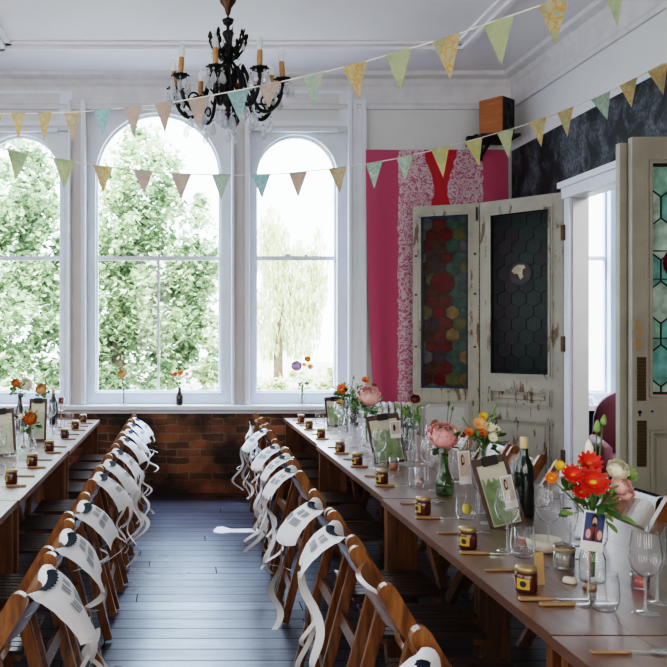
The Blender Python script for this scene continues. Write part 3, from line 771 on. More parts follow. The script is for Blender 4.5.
# ------------------------------------------------------------------ pink hanging, radiator, speaker
bm = NB(); rows = []
FX0, FX1, FZ0, FZ1 = px_x(365.5, 7.83), px_x(508, 7.83), .62, 3.31
nx, nz = 90, 40
for j in range(nz+1):
    v = j/nz; z = FZ1+(FZ0-FZ1)*v; row = []
    for i in range(nx+1):
        u = i/nx; x = FX0+(FX1-FX0)*u
        fold = .016*math.sin(u*23+v*1.5)*(.35+.65*v) + .010*math.sin(u*9-v*4)*v
        sh = .055*v*v if u < .25 else .03*v*v
        row.append(Vector((x+sh*(1-u)*1.6, 7.815-fold*.9, z)))
    rows.append(row)
strip(bm, rows)
o = obj('wall_hanging', bm, M['fabric'], None, True)
tag(o, 'bright pink fabric hanging with white lace print and a red middle stripe', 'wall hanging')

t = thing('radiator', 'white cast iron column radiator under the pink wall hanging', 'radiator', (px_x(392, 7.68), 7.68, 0))
for i in range(9):
    x = -.2+i*.062
    bm = NB()
    for y in (-.05, .05):
        tube(bm, [(x, y, .11), (x, y, .84)], .022, 8)
    tube(bm, [(x, -.05, .83), (x, -.03, .875), (x, .03, .875), (x, .05, .83)], .027, 8); tube(bm, [(x, -.05, .12), (x, .05, .12)], .026, 8)
    if i in (0, 8):
        for y in (-.05, .05): tube(bm, [(x, y, .12), (x, y, 0)], .016, 6)
    obj('column', bm, M['radiator'], t, True)

# shelf bracket and speaker high in the corner
sp = wp(498, 115.5, 7.52)
t = thing('wall_bracket', 'black shelf bracket carrying the speaker in the corner', 'bracket', (sp.x, 7.60, sp.z-.205))
bm = NB(); box(bm, (-.02, -.02, .0), (.36, .36, .022)); obj('shelf', bm, M['black'], t)
bm = NB(); box(bm, (-.2, .1, .01), (.05, .06, .09)); box(bm, (-.15, .06, .0), (.04, .05, .12)); obj('clamp', bm, M['black_metal'], t)
bm = NB(); box(bm, (-.06, .23, -.05), (.05, .05, .20)); bar(bm, (-.06, .22, -.12), (-.06, -.1, -.005), .03, .02); obj('strut', bm, M['black_metal'], t)
t = thing('loudspeaker', 'wooden bookshelf loudspeaker with black front on corner bracket', 'speaker', (sp.x, 7.56, sp.z-.192), -.9)
bm = NB(); box(bm, (0, 0, .175), (.235, .20, .34), bevel=.004); obj('cabinet', bm, M['speaker_wood'], t)
bm = NB(); box(bm, (.121, 0, .175), (.012, .19, .325)); obj('baffle', bm, M['black'], t)
bm = NB(); lathe(bm, [(0, .0), (.03, .002), (.062, .012), (.07, .014), (.075, .004)], 24, (.126, 0, .12), rot=Euler((0, PI/2, 0)).to_matrix()); obj('woofer', bm, M['black_metal'], t, True)
bm = NB(); lathe(bm, [(0, .014), (.012, .012), (.03, .01), (.034, .004)], 20, (.126, 0, .265), rot=Euler((0, PI/2, 0)).to_matrix()); obj('tweeter', bm, M['black_metal'], t, True)

# painted arrow on floor
bm = NB(); ar = wp(237, 531, 1)
ya = 1219.5/(531-338)
def fl(px, py): 
    Y = 1219.5/(py-338); return ((px-CX)*Y/F, Y)
pts = [fl(213, 531), fl(217, 527), fl(223, 526.5), (fl(231, 529)), fl(262, 528.5), fl(262, 532.5), fl(231, 532.5), fl(222, 533.5), fl(215, 532.5)]
plate(bm, pts, (), .0005, .0012, lambda a, b, d: Vector((a, b, d)))
o = obj('floor_arrow', bm, M['arrow']); tag(o, 'white painted arrow marking lying across the dark floorboards', 'floor marking')

# maroon armchair seen through the doorway
t = thing('armchair', 'maroon velvet armchair with rounded back beyond the open doorway', 'armchair', (4.06, 7.05, 0), -.35)
bm = NB(); rows = []
for i in range(17):
    a = PI*i/16
    x = -.40*math.cos(a); zz = .62+.42*math.sin(a)**.6
    rows.append([Vector((x*1.0, .30, .20)), Vector((x*1.0, .26, zz*.5)), Vector((x, .24, zz)), Vector((x*.97, .30, zz+.02)), Vector((x*.97, .40, zz)), Vector((x, .42, zz*.5)), Vector((x, .40, .20))])
strip(bm, rows); obj('backrest', bm, M['maroon'], t, True)
bm = NB(); box(bm, (0, -.05, .34), (.78, .66, .24), bevel=.05); obj('seat', bm, M['maroon'], t, True)
for s in (-1, 1):
    bm = NB(); box(bm, (s*.39, -.02, .40), (.14, .70, .44), bevel=.05); obj('arm', bm, M['maroon'], t, True)
    for y in (-.3, .3):
        bm = NB(); lathe(bm, [(.02, 0), (.03, .2), (0, .23)], 8, (s*.33, y, 0)); obj('leg', bm, M['chair_dark'], t)
t = thing('mug', 'small white mug on the window sill of the room beyond the doorway', 'mug', (px_x(590, 7.83), 7.83, .855))
bm = NB(); lathe(bm, [(0, 0), (.03, 0), (.034, .08), (.030, .08), (.027, .01), (0, .01)], 16); obj('body', bm, M['paper'], t, True)
bm = NB(); tube(bm, [(.033, 0, .065), (.055, 0, .06), (.055, 0, .03), (.033, 0, .02)], .005, 6); obj('handle', bm, M['paper'], t, True)

# ------------------------------------------------------------------ tables
ORD = ['first', 'second', 'third', 'fourth', 'fifth', 'sixth', 'seventh', 'eighth', 'ninth', 'tenth', 'eleventh', 'twelfth', 'thirteenth', 'fourteenth', 'fifteenth', 'sixteenth', 'seventeenth', 'eighteenth', 'nineteenth', 'twentieth'] + ['%dth' % i if i % 10 not in (1, 2, 3) else '%d%s' % (i, {1: 'st', 2: 'nd', 3: 'rd'}[i % 10]) for i in range(21, 80)]
TW = .87
def edgeR(y): return .945 + (y-3.8)*.009           # aisle edge of the table by the doors
def edgeL(y): return -.745 + (y-3.8)*.004           # aisle edge of the other table
def make_table(name, label, y0, y1, ex, side):
    """ex = aisle edge x at mid; side=+1: table extends to +x"""
    yc = (y0+y1)/2; ln = y1-y0
    t = thing(name, label, 'table', (ex+side*TW/2, yc, 0), 0, 'long trestle tables')
    bm = NB(); nb = 4; bw = TW/nb
    for q in range(nb): box(bm, (-TW/2+bw*(q+.5), 0, .735), (bw-.001, ln, .03))
    obj('tabletop', bm, M['table_top'], t)
    for y in (-ln/2+.35, 0, ln/2-.35):
        bm = NB(); box(bm, (0, y, .705), (TW-.08, .06, .028)); obj('batten', bm, M['leg_wood'], t)
    for yy in (-ln/2+.04, ln/2-.04):
        xa, xb = -side*(TW/2-.085), side*(TW/2-.36)
        for x in (xa, xb):
            bm = NB(); box(bm, (x, yy, .36), (.14, .034, .72)); obj('leg', bm, M['leg_wood'], t)
        for z, hh in ((.66, .12), (.16, .09)):
            bm = NB(); box(bm, ((xa+xb)/2, yy, z), (abs(xa-xb)-.14, .034, hh)); obj('crossbar', bm, M['leg_wood'], t)
        d = 1 if yy < 0 else -1
        bm = NB(); bar(bm, ((xa+xb)/2, yy+d*.03, .30), ((xa+xb)/2, yy+d*.42, .675), .03, .05); obj('brace', bm, M['leg_wood'], t)
    return t
SPANS = [(5.705, 7.62), (3.80, 5.695), (2.055, 3.79), (.25, 2.045)]
for i, (a, b) in enumerate(SPANS):
    dx = .012 if i == 3 else 0
    make_table('trestle_table', 'brown plank trestle table in the door-side run, %s from the window' % ORD[i], a, b, edgeR((a+b)/2)+dx, 1)
for i, (a, b) in enumerate([(5.405, 7.45), (3.76, 5.395), (1.9, 3.75)]):
    make_table('trestle_table', 'brown plank trestle table in the run away from doors, %s from the window' % ORD[i], a, b, edgeL((a+b)/2), -1)

# ------------------------------------------------------------------ folding chairs
def make_chair(label):
    """sitter faces +x; origin on the floor"""
    t = thing('folding_chair', label, 'chair', (0, 0, 0), 0, 'wooden folding chairs along the tables')
    for s in (-1, 1):
        top = Vector((-.235, s*.205, .785)); foot = Vector((.235, s*.205, .0))
        d = (foot-top).normalized()
        nx_ = Vector((-d.z, 0, d.x)); hw = .026
        pg = [top+nx_*hw*math.cos(PI*q/8)-d*hw*math.sin(PI*q/8) for q in range(9)]
        e0 = top-nx_*hw; e1 = top+nx_*hw
        pg += [e0+d*((0-e0.z)/d.z), e1+d*((0-e1.z)/d.z)]
        bm = NB(); plate(bm, [(p.x, p.z) for p in pg], (), s*.205-.014, s*.205+.014)
        obj('back_post', bm, M['chair_wood'], t)
        a = Vector((-.318, s*.172, .0)); b = Vector((-.150, s*.172, .64))
        bm = NB(); bar(bm, a+(b-a).normalized()*.012, b, .042, .024, (0, 1, 0), bevel=.003); obj('leg', bm, M['chair_wood'], t)
    def at(z): # x on the back post line
        return -.235 + (.785-z)/.785*.47
    for z0, z1, bul in ((.640, .757, .055), (.500, .560, .05)):
        bm = NB(); rows = []
        n = 14
        for i in range(n+1):
            y = -.195+.39*i/n; q = 1-(y/.195)**2
            xa, xb = at(z0)-bul*q, at(z1)-bul*q
            th = .016
            rows.append([Vector((xa, y, z0)), Vector((xb, y, z1)), Vector((xb+th, y, z1+.004)), Vector((xa+th, y, z0+.004)), Vector((xa, y, z0))])
        strip(bm, rows, smooth=False)
        bmesh.ops.remove_doubles(bm, verts=bm.verts, dist=1e-5)
        obj('back_slat', bm, M['chair_wood'], t)
    bm = NB()
    for q in range(8): box(bm, (.045, -.155+q*.0443, .445), (.39, .036, .014))
    obj('seat', bm, M['chair_dark'], t)
    for x in (-.12, .21):
        bm = NB(); box(bm, (x, 0, .428), (.03, .335, .022)); obj('seat_rail', bm, M['chair_wood'], t)
    for z in (.17, .40):
        bm = NB(); box(bm, (-.318+.168*z/.64, 0, z), (.016, .32, .045), (0, .25, 0)); obj('stretcher', bm, M['chair_wood'], t)
    bm = NB(); box(bm, (at(.13), 0, .13), (.016, .39, .04)); obj('stretcher', bm, M['chair_wood'], t)
    return t
RC = [7.29, 6.80, 6.28, 5.36, 4.90, 4.42, 3.50, 3.04, 2.49, 1.74]
LC = [7.15, 6.69, 6.23, 5.73, 5.10, 4.64, 4.18, 3.44, 2.90, 2.42]
XC = [6.70, 6.16, 5.50, 5.03, 4.44, 3.77]
first = None
chairs = []
def place(x, y, rz, label):
    global first
    if first is None:
        first = make_chair(label); first.location = (x, y, 0); first.rotation_euler = (0, 0, rz); c = first
    else:
        c = dup(first, (x, y, 0), rz, label)
    chairs.append(c); return c
for i, y in enumerate(RC):
    place(.625+.235+(y-3.8)*.022 + R.uniform(-.012, .012), y, R.uniform(-.05, .05), 'brown wooden folding chair, aisle side of the door-side tables, %s from the window' % ORD[i])
for i, y in enumerate(LC):
    place(-.425-.235+R.uniform(-.012, .012), y, PI+R.uniform(-.05, .05), 'brown wooden folding chair, aisle side of the tables away from doors, %s from the window' % ORD[i])
for i, y in enumerate(XC):
    place(2.15-.235, y, PI+R.uniform(-.06, .06), 'brown wooden folding chair between table and open doors, %s from the window' % ORD[i])

# ------------------------------------------------------------------ printed cloth signs with streamers on the chair backs
PATH = [(-.036, .70), (-.030, .752), (-.016, .772), (.004, .776), (.040, .766), (.078, .738), (.112, .698), (.138, .650), (.150, .595)]
def path_at(u):
    k = u*(len(PATH)-1); i = min(int(k), len(PATH)-2); f = k-i
    a, b = PATH[i], PATH[i+1]; return a[0]+(b[0]-a[0])*f, a[1]+(b[1]-a[1])*f
def sign(chair, label, seed, wid=.275, drop=.92, tails=4, side_text=True, tail_len=.38, body=True):
    wid *= 1.0
    rr = random.Random(seed)
    t = thing('cloth_sign', label, 'cloth sign', chair.location[:], chair.rotation_euler[2], 'printed cloth signs on the chair backs')
    x0 = -.235
    skew = rr.uniform(-.3, .3); wv = rr.uniform(0, 6)
    def pt(u, v, lift=0):
        """u 0..1 along path, v -1..1 across"""
        uu = u*drop
        o_, z = path_at(min(1, uu))
        e = max(0, u-.45)
        bulge = .022*math.sin(v*2.2+wv)*e*2
        ww = wid/2*(1-.22*max(0, u-.75)/.25*abs(v)**2)
        sag = -.022*(1-v*v)*(1 if u < .5 else .6)    # follows the curved slat
        return Vector((x0-o_-bulge+ sag*1.8-.006-lift*.7, v*ww+skew*.12*e, z+lift*.7-.02*e*math.cos(v*3+wv)+ .012*v*v*(u < .5)))
    if body:
        bm = NB(); strip(bm, [[pt(i/16, -1+2*j/10) for j in range(11)] for i in range(17)]); obj('cloth', bm, M['cloth_white'], t, True)
        bm = NB()      # dark brushwork along the fold
        strip(bm, [[pt(.25+.20*i/4+.014*math.sin(j*2.3+seed)*(1 if i in (0, 4) else 0), -.72+1.3*j/20, .003) for j in range(21)] for i in range(5)])
        obj('dark_artwork', bm, M['print_navy'], t, True)
        bm = NB()
        for u0, words in ((.56, 5), (.69, 8)):
            v = -.62
            for q in range(words):
                wl = rr.uniform(.08, .13)
                if q != words//2:
                    strip(bm, [[pt(u0+.09*i/2, v+wl*j/2, .003) for j in range(3)] for i in range(3)])
                v += wl+.03
        obj('lettering', bm, M['print_grey'], t, True)
    for q in range(tails):
        bm = NB(); v0 = -.8+1.6*(q+.5)/max(1, tails)+rr.uniform(-.15, .15)
        p0 = pt(.98 if body else .62, v0); w0 = rr.uniform(.012, .026); ph = rr.uniform(0, 6); ln = tail_len*rr.uniform(.55, 1.1); am = rr.uniform(.02, .05)
        rows = []; n = 26
        dirx = rr.uniform(-.06, .10); diry = rr.uniform(-.12, .12); tw = rr.uniform(-3, 3)
        for i in range(n+1):
            f = i/n
            c = p0+Vector((dirx*f+am*math.sin(f*9+ph)*f*1.6, diry*f+am*math.cos(f*8+ph)*f*1.6, -ln*f+.008))
            a = tw*f+ph*.15
            dv = Vector((math.sin(a)*.8, math.cos(a), .15*math.sin(f*8)))*w0*(1-.35*f)
            rows.append([c-dv, c+dv])
        strip(bm, rows); obj('streamer', bm, M['cloth_white'], t, True)
    return t
nr = len(RC)
specs_R = [(0, 0, 2, .45, False), (1, 0, 3, .45, False), (2, 1, 4, .34, True), (3, 1, 4, .42, True), (4, 1, 5, .45, True), (5, 1, 3, .42, True), (6, 1, 2, .36, True), (7, 1, 4, .46, True), (9, 1, 2, .3, True)]
for i, b_, tl, ln, body in specs_R:
    sign(chairs[i], ('white cloth sign with streamers' if body else 'tangle of white streamers') + ' on the %s aisle chair from window, door-side row' % ORD[i], 20+i, tails=tl, tail_len=ln, body=body)
specs_L = [(0, 2, .2), (1, 2, .2), (2, 2, .25), (3, 1, .25), (4, 4, .32), (5, 3, .34), (6, 3, .30), (7, 1, .2), (8, 1, .2), (9, 4, .40)]
for i, tl, ln in specs_L:
    sign(chairs[nr+i], 'white lettered cloth sign on the %s aisle chair from window, row away from doors' % ORD[i], 60+i, wid=.31, tails=tl, tail_len=ln)
for i in (2, 4, 5):
    sign(chairs[nr+len(LC)+i], 'white cloth sign on the %s chair from window, between table and open doors' % ORD[i], 90+i, tails=0)

# ------------------------------------------------------------------ tableware
TZ = .75
def make_jar(label):
    t = thing('honey_jar', label, 'jar', (0, 0, 0), 0, 'honey jars at the place settings')
    bm = NB(); lathe(bm, [(0, .001), (.029, .001), (.032, .005), (.032, .050), (.028, .058), (0, .058)], 20); obj('jar_body', bm, M['honey'], t, True)
    bm = NB(); lathe(bm, [(0, .058), (.031, .058), (.031, .071), (.029, .074), (0, .074)], 20); obj('lid', bm, M['gold_lid'], t, False)
    bm = NB(); lathe(bm, [(.0326, .012), (.0326, .043)], 10, a0=PI*1.0, a1=PI*1.38); lb = obj('label_sticker', bm, M['honey_label'], t, True, label='yellow paper label')
    bm = NB()
    ca = PI*1.20; n = Vector((math.cos(ca), math.sin(ca), 0))
    disc(bm, n*.0338+Vector((0, 0, .028)), .0095, 14, n); obj('emblem', bm, M['ink'], lb, label='round black emblem')
    return t
jar = None
JR = [7.18, 6.70, 6.10, 5.34, 4.80, 4.19, 3.46, 2.91, 2.41]
JL = [7.20, 6.67, 6.08, 5.38, 4.77, 4.19]
def put_jar(x, y, label):
    global jar
    if jar is None: jar = make_jar(label); jar.location = (x, y, TZ)
    else: dup(jar, (x, y, TZ), R.uniform(-.3, .3), label)
for i, y in enumerate(JR): put_jar(edgeR(y)+.093, y, 'dark honey jar with yellow label, door-side tables, %s from the window' % ORD[i])
for i, y in enumerate(JL):
    put_jar(edgeL(y)-.125, y, 'dark honey jar with yellow label, tables away from doors, %s from the window' % ORD[i])

def make_knife(label):
    t = thing('table_knife', label, 'knife', (0, 0, 0), 0, 'knives at the place settings')
    bm = NB(); box(bm, (.05, 0, .006), (.10, .016, .010), bevel=.003); obj('handle', bm, M['handle_wood'], t)
    bm = NB(); plate(bm, [(.10, -.005), (.115, -.010), (.20, -.010), (.225, -.002), (.225, .004), (.10, .006)], (), .004, .0065, lambda a, b, d: Vector((a, b, d))); obj('blade', bm, M['silver'], t)
    return t
def make_fork(label):
    t = thing('table_fork', label, 'fork', (0, 0, 0), 0, 'forks at the place settings')
    bm = NB(); box(bm, (.05, 0, .005), (.10, .011, .008), bevel=.003); obj('handle', bm, M['handle_wood'], t)
    bm = NB()
    box(bm, (.125, 0, .006), (.055, .006, .003)); box(bm, (.163, 0, .007), (.025, .026, .003))
    for q in range(4): box(bm, (.19, -.0105+q*.007, .009), (.04, .0035, .0025), (0, -.06, 0))
    obj('head', bm, M['silver'], t)
    return t
kn = fk = None
def put_knife(x, y, rz, lab):
    global kn
    if kn is None: kn = make_knife(lab); kn.location = (x, y, TZ); kn.rotation_euler = (0, 0, rz)
    else: dup(kn, (x, y, TZ), rz, lab)
def put_fork(x, y, rz, lab):
    global fk
    if fk is None: fk = make_fork(lab); fk.location = (x, y, TZ); fk.rotation_euler = (0, 0, rz)
    else: dup(fk, (x, y, TZ), rz, lab)
YK = [y-.09 for y in JR]
for i, y in enumerate(YK): put_knife(edgeR(y)+.035, y, R.uniform(-.05, .03), 'wood-handled table knife by the %s honey jar from window, door-side tables' % ORD[i])
for i, y in enumerate([y+.20 for y in JR]+[1.93]): put_fork(edgeR(y)+.045, y, R.uniform(-.04, .06), 'wood-handled table fork at the %s place from window, door-side tables' % ORD[i])
for i, y in enumerate([y-.09 for y in JL]): put_knife(edgeL(y)-.03, y, PI+R.uniform(-.04, .04), 'wood-handled table knife by the %s honey jar from window, tables away from doors' % ORD[i])
for i, y in enumerate([y+.20 for y in JL]): put_fork(edgeL(y)-.04, y, PI+R.uniform(-.04, .04), 'wood-handled table fork by the %s honey jar from window, tables away from doors' % ORD[i])
# second slim knife next to the nearest knife
put_knife(edgeR(2.28)+.075, 2.275, .02, 'slim wood-handled knife nearest the front edge, lying by the nearest honey jar')

def glass_set(name, label, cat, group, bowl, stem, foot):
    t = thing(name, label, cat, (0, 0, 0), 0, group)
    for nm, pf in (('bowl', bowl), ('stem', stem), ('foot', foot)):
        if pf:
            bm = NB(); lathe(bm, pf, 22); obj(nm, bm, M['glass'] if nm == 'bowl' else M['glass_stem'], t, True)
    return t
def gl_wine(lab): return glass_set('wine_glass', lab, 'wine glass', 'stemmed wine glasses on the tables',
    [(.004, .098), (.018, .103), (.034, .120), (.0415, .145), (.042, .165), (.038, .19), (.0335, .222)],
    [(.0055, .004), (.0042, .02), (.0036, .06), (.0045, .098)], [(0, .006), (.006, .005), (.02, .003), (.035, .0018), (.0355, .0005), (0, .0005)])
def gl_flute(lab): return glass_set('champagne_flute', lab, 'champagne flute', 'champagne flutes on the tables',
    [(.004, .085), (.014, .095), (.022, .125), (.0255, .155), (.0245, .19), (.022, .228)],
    [(.005, .004), (.0038, .02), (.0034, .06), (.0042, .086)], [(0, .006), (.006, .005), (.018, .003), (.031, .0018), (.0315, .0005), (0, .0005)])
def gl_tumbler(lab): 
    t = thing('glass_tumbler', lab, 'tumbler', (0, 0, 0), 0, 'glass tumblers on the tables')
    bm = NB(); lathe(bm, [(0, .001), (.027, .001), (.034, .008), (.040, .03), (.041, .05), (.038, .085), (.0355, .105)], 22)
    o = obj('body', bm, M['glass'], t, True)
    return t
protos = {}
def put_glass(kind, x, y, lab):
    mk = dict(wine=gl_wine, flute=gl_flute, tumbler=gl_tumbler)[kind]
    if kind not in protos:
        protos[kind] = mk(lab); protos[kind].location = (x, y, TZ)
    else: dup(protos[kind], (x, y, TZ), R.uniform(0, 6), lab)
NAMEG = dict(wine='clear wine glass', flute='tall champagne flute', tumbler='clear tumbler')
placed = []
def free(x, y, r):
    return all((x-a)**2+(y-b)**2 > (r+c)**2 for a, b, c in placed)
def claim(x, y, r): placed.append((x, y, r))
for y in JR: claim(edgeR(y)+.093, y, .034)
for y in JL: claim(edgeL(y)-.125, y, .034)
GR = dict(wine=.043, flute=.032, tumbler=.042)
cnt = {}
def row_glasses(items, where):
    """items: (kind,x,y) sorted from the window"""
    for kd, x, y in sorted(items, key=lambda q: -q[2]):
        for tr in range(40):
            if free(x, y, GR[kd]+.003): break
            x += R.uniform(-.02, .02); y += R.uniform(-.02, .02)
        claim(x, y, GR[kd])
        k_ = (kd, where); cnt[k_] = cnt.get(k_, 0)+1
        put_glass(kd, x, y, '%s %s, %s from window' % (NAMEG[kd], where, ORD[cnt[k_]-1]))

# ---- larger centre pieces are claimed first -----------------------------------
def cl(px, py, r):
    Y = 609.75/(py-338); x = (px-CX)*Y/F; claim(x, Y, r); return x, Y
def make_bottle(label, x, y, h=.315, mat='glass_dark', cap=True):
    t = thing('wine_bottle', label, 'bottle', (x, y, TZ), 0, 'dark wine bottles on the tables')
    bm = NB(); s = h/.315
    lathe(bm, [(0, .001), (.034*s, .001), (.0375*s, .006), (.0375*s, .17*s), (.033*s, .205*s), (.018*s, .238*s), (.0148*s, .255*s), (.0145*s, .285*s), (.0, .286*s)], 22); obj('body', bm, M[mat], t, True)
    bm = NB(); lathe(bm, [(.0152*s, .270*s), (.0156*s, .303*s), (.0145*s, .313*s), (0, .315*s)], 18); obj('capsule', bm, M['cap_cream'], t, True)
    claim(x, y, .04)
    return t
make_bottle('dark wine bottle with cream capsule behind the menu clipboard with a woman\'s photo', 1.447, 3.42, .335)
make_bottle('dark wine bottle with cream capsule standing near the pink rose vase', 1.535, 5.46)
make_bottle('dark wine bottle between the orange flowers and the farther pink bloom', 1.51, 7.05)
make_bottle('dark wine bottle on the table away from the doors, in front of the window post', px_x(53.5, 7.05), 7.05, .315, 'glass_dark')

# clipboard menus
def menu(label, base, w, h, yaw, lean, roll, green=True):
    t = thing('menu_clipboard', label, 'clipboard', base, yaw, 'menu clipboards on the tables')
    rot = Euler((-lean, roll, 0)).to_matrix()
    P_ = lambda a, b, d: rot @ Vector((a, d, b))
    bm = NB(); plate(bm, rect(-w/2, 0, w/2, h), [rect(-w/2+.014, .014, w/2-.014, h-.02)], -.004, .004, P_); plate(bm, rect(-w/2+.01, .01, w/2-.01, h-.01), (), .0005, .004, P_); obj('board', bm, M['clip_brown'], t)
    bm = NB(); plate(bm, rect(-w/2+.016, .016, w/2-.016, h-.03), (), -.0008, .0004, P_); sheet = obj('menu_sheet', bm, MENU_PAPER, t, label='cream menu sheet with green brushwork')
    if not green:
        sheet['label'] = 'pale menu sheet'
    bm = NB(); n = 15; up = []
    for i in range(n+1):
        up.append((w/2-.02-(w-.04)*i/n, h*.68+h*.06*math.sin(i*1.9)+h*.04*math.sin(i*4.3)))
    plate(bm, [(-w/2+.02, .02), (w/2-.02, .02)]+up, (), -.0016, -.001, P_); obj('green_wash', bm, MENU_GREEN if green else MENU_PALE, sheet)
    bm = NB(); plate(bm, rect(-.03, h-.035, .03, h+.004), (), -.012, -.002, P_); obj('clip', bm, M['black_metal'], t)
    claim(base[0], base[1], .03)
    return t
MENU_GREEN = plain('menu_green', (.22, .30, .15), .7, noise=.35, nscale=25); MENU_PALE = plain('menu_pale', (.42, .44, .34), .7, noise=.2, nscale=25); MENU_PAPER = plain('menu_paper', (.56, .53, .42), .7)  # pale wash: bright haze over those boards is put into its colour
Yc = 609.75/(529-338)
menu('brown clipboard menu with green wash leaning on the wine bottle with a cream capsule', (1.295, 3.20, TZ+.001), .145, .285, .05, .22, -.21)
menu('brown clipboard menu with green wash below the radiator, beside the doors', ((391-CX)*4.85/F, 4.85, TZ+.001), .20, .295, .05, .22, -.13)
menu('small dark clipboard at the far window end of the table beside the doors', ((337-CX)*6.9/F, 6.9, TZ+.001), .17, .25, .05, .22, -.05)
menu('pale clipboard menu near the orange flower on the table away from the doors', ((37-CX)*5.9/F, 5.9, TZ+.001), .13, .31, 0, .2, .0, False)
menu('dark clipboard menu at the photo edge of the table away from the doors', ((4-CX)*5.15/F, 5.15, TZ+.001), .16, .30, 0, .2, -.1, False)

# instant photos
def instant_photo(label, c, w, h, yaw, roll, bg, figs, stick=None):
    """small white bordered print; figs: list of (material, polygon)"""
    t = thing('instant_photo', label, 'photo print', c, yaw, 'instant photo prints')
    rot = Euler((-.08, roll, 0)).to_matrix()
    P_ = lambda a, b, d: rot @ Vector((a, d, b))
    bm = NB(); plate(bm, rect(-w/2, 0, w/2, h), (), -.0008, .0008, P_); obj('card', bm, M['paper'], t)
    bm = NB(); plate(bm, rect(-w/2+.005, h*.24, w/2-.005, h-.006), (), -.0014, -.0009, P_); im = obj('picture', bm, bg, t)
    for i, (mt, pg) in enumerate(figs):
        bm = NB(); plate(bm, [(a*w, b*h) for a, b in pg], (), -.0019-.0003*i, -.0015-.0003*i, P_); obj('figure_shape', bm, mt, im)
    if stick:
        bm = NB(); tube(bm, [Vector((0, .004, h*.3)), Vector((0, .006, stick))], .0022, 6); obj('stick', bm, M['handle_wood'], t)
        if stick < -.1:
            bm = NB(); lathe(bm, [(0, .001), (.02, .001), (.018, .012), (0, .014)], 14, (0, .006, stick)); obj('stand', bm, M['handle_wood'], t)
    return t
SKIN = plain('photo_skin', (.62, .38, .28), .6); BLUE = plain('photo_blue', (.05, .08, .20), .6); PALE = plain('photo_pale', (.55, .50, .45), .6)
HAIR = plain('photo_hair', (.04, .015, .01), .6); DRESS = plain('photo_dress', (.66, .50, .42), .6); WINEC = plain('photo_wine', (.22, .06, .06), .6); PINKS = plain('photo_pink', (.72, .42, .38), .6)
ell = lambda cx, cz, rx, rz: [(cx+rx*math.cos(2*PI*i/14), cz+rz*math.sin(2*PI*i/14)) for i in range(14)]
woman = [(HAIR, ell(-.12, .72, .15, .18)), (SKIN, ell(-.10, .74, .09, .10)), (HAIR, [(-.26, .70), (-.20, .45), (-.10, .62)]), (DRESS, [(-.25, .27), (-.2, .56), (-.02, .60), (.15, .45), (.25, .27)])]
man = [(WINEC, [(-.36, .27), (-.30, .55), (0, .62), (.3, .55), (.36, .27)]), (HAIR, ell(0, .76, .15, .17)), (SKIN, ell(.0, .73, .105, .12)), (HAIR, ell(0, .66, .085, .05)), (PINKS, ell(-.24, .42, .11, .12)), (PINKS, ell(.26, .42, .11, .12)), (HAIR, [(-.09, .27), (0, .60), (.09, .27)])]
two = [(HAIR, ell(-.1, .6, .12, .2)), (SKIN, ell(.12, .62, .09, .1))]
p = wp(512.5, 508, 3.13); instant_photo('white-bordered photo of a long-haired woman in front of the clipboard and bottle', p, .050, .126, .1, -.2, PALE, woman, TZ+.001-p.z)
p = wp(591, 551, 2.42); instant_photo('white-bordered photo of a bearded man in front of the red dahlia bouquet', p, .070, .118, .05, .17, BLUE, man, TZ+.001-p.z)
p = wp(396, 438, 4.74); instant_photo('white-bordered photo on the clipboard under the radiator', p, .062, .10, .05, -.05, PALE, two, TZ+.001-p.z)
p = wp(466, 484, 3.72); instant_photo('white-bordered photo among glasses, right of the green rose bottle', p, .06, .15, .2, -.05, DRESS, woman, TZ+.001-p.z)
p = wp(23.5, 430, 5.55); instant_photo('dark photo print among glasses on the table away from the doors', p, .05, .09, 0, .05, BLUE, two, TZ+.001-p.z)
p = wp(60.5, 406, 6.75); instant_photo('dark reddish photo print beside the dark bottle, table away from doors', p, .05, .075, 0, .1, WINEC, two, TZ+.001-p.z)

# ------------------------------------------------------------------ flowers
def petal(bm, c, rot, ln, wd, cup, mi=0):
    rows = []
    for i in range(5):
        f = i/4; wdt = wd*math.sin(PI*(.12+.80*f))
        z = cup*f*f*ln
        rows.append([c+rot @ Vector((ln*f, -wdt, z+abs(cup)*wd*.5)), c+rot @ Vector((ln*f, 0, z)), c+rot @ Vector((ln*f, wdt, z+abs(cup)*wd*.5))])
    strip(bm, rows, mi)
def bloom_rose(parent, c, r, mat, face):
    """cupped petals wrapped round each other"""
    bm = NB(); base = Vector(face).normalized().to_track_quat('Z', 'Y').to_matrix(); rr = random.Random(int(c.x*9999)+5)
    for k_, (n, sc, top) in enumerate(((7, 1.0, 1.35), (7, .96, 1.1), (7, .88, .88), (6, .78, .68), (6, .66, .50), (5, .52, .34), (4, .36, .15))):
        for i in range(n):
            a0 = 2*PI*(i+.43*k_)/n+rr.uniform(-.12, .12); hw = 1.25*PI/n; rows = []; tp = top*rr.uniform(.88, 1.1); s_ = sc*rr.uniform(.95, 1.04)
            for q in range(6):
                f = q/5; ph = 2.5+(tp-2.5)*f; row = []
                fl = s_*(1+.10*max(0, f-.7)/.3)
                for g in (-1, -.5, 0, .5, 1):
                    w_ = hw*(1-.35*max(0, f-.75)/.25*abs(g)); a = a0+g*w_; rad = r*fl*(1-.03*g*g+(.02+.05*f*f)*math.sin(g*4+i*2.1+k_))
                    p = Vector((rad*math.sin(ph)*math.cos(a), rad*math.sin(ph)*math.sin(a), rad*.78*math.cos(ph)-.03*r*g*g*f))
                    row.append(Vector(c)+base @ p)
                rows.append(row)
            strip(bm, rows)
    ball(bm, Vector(c)-base @ Vector((0, 0, .2*r)), .55*r)
    return obj('bloom', bm, mat, parent, True)
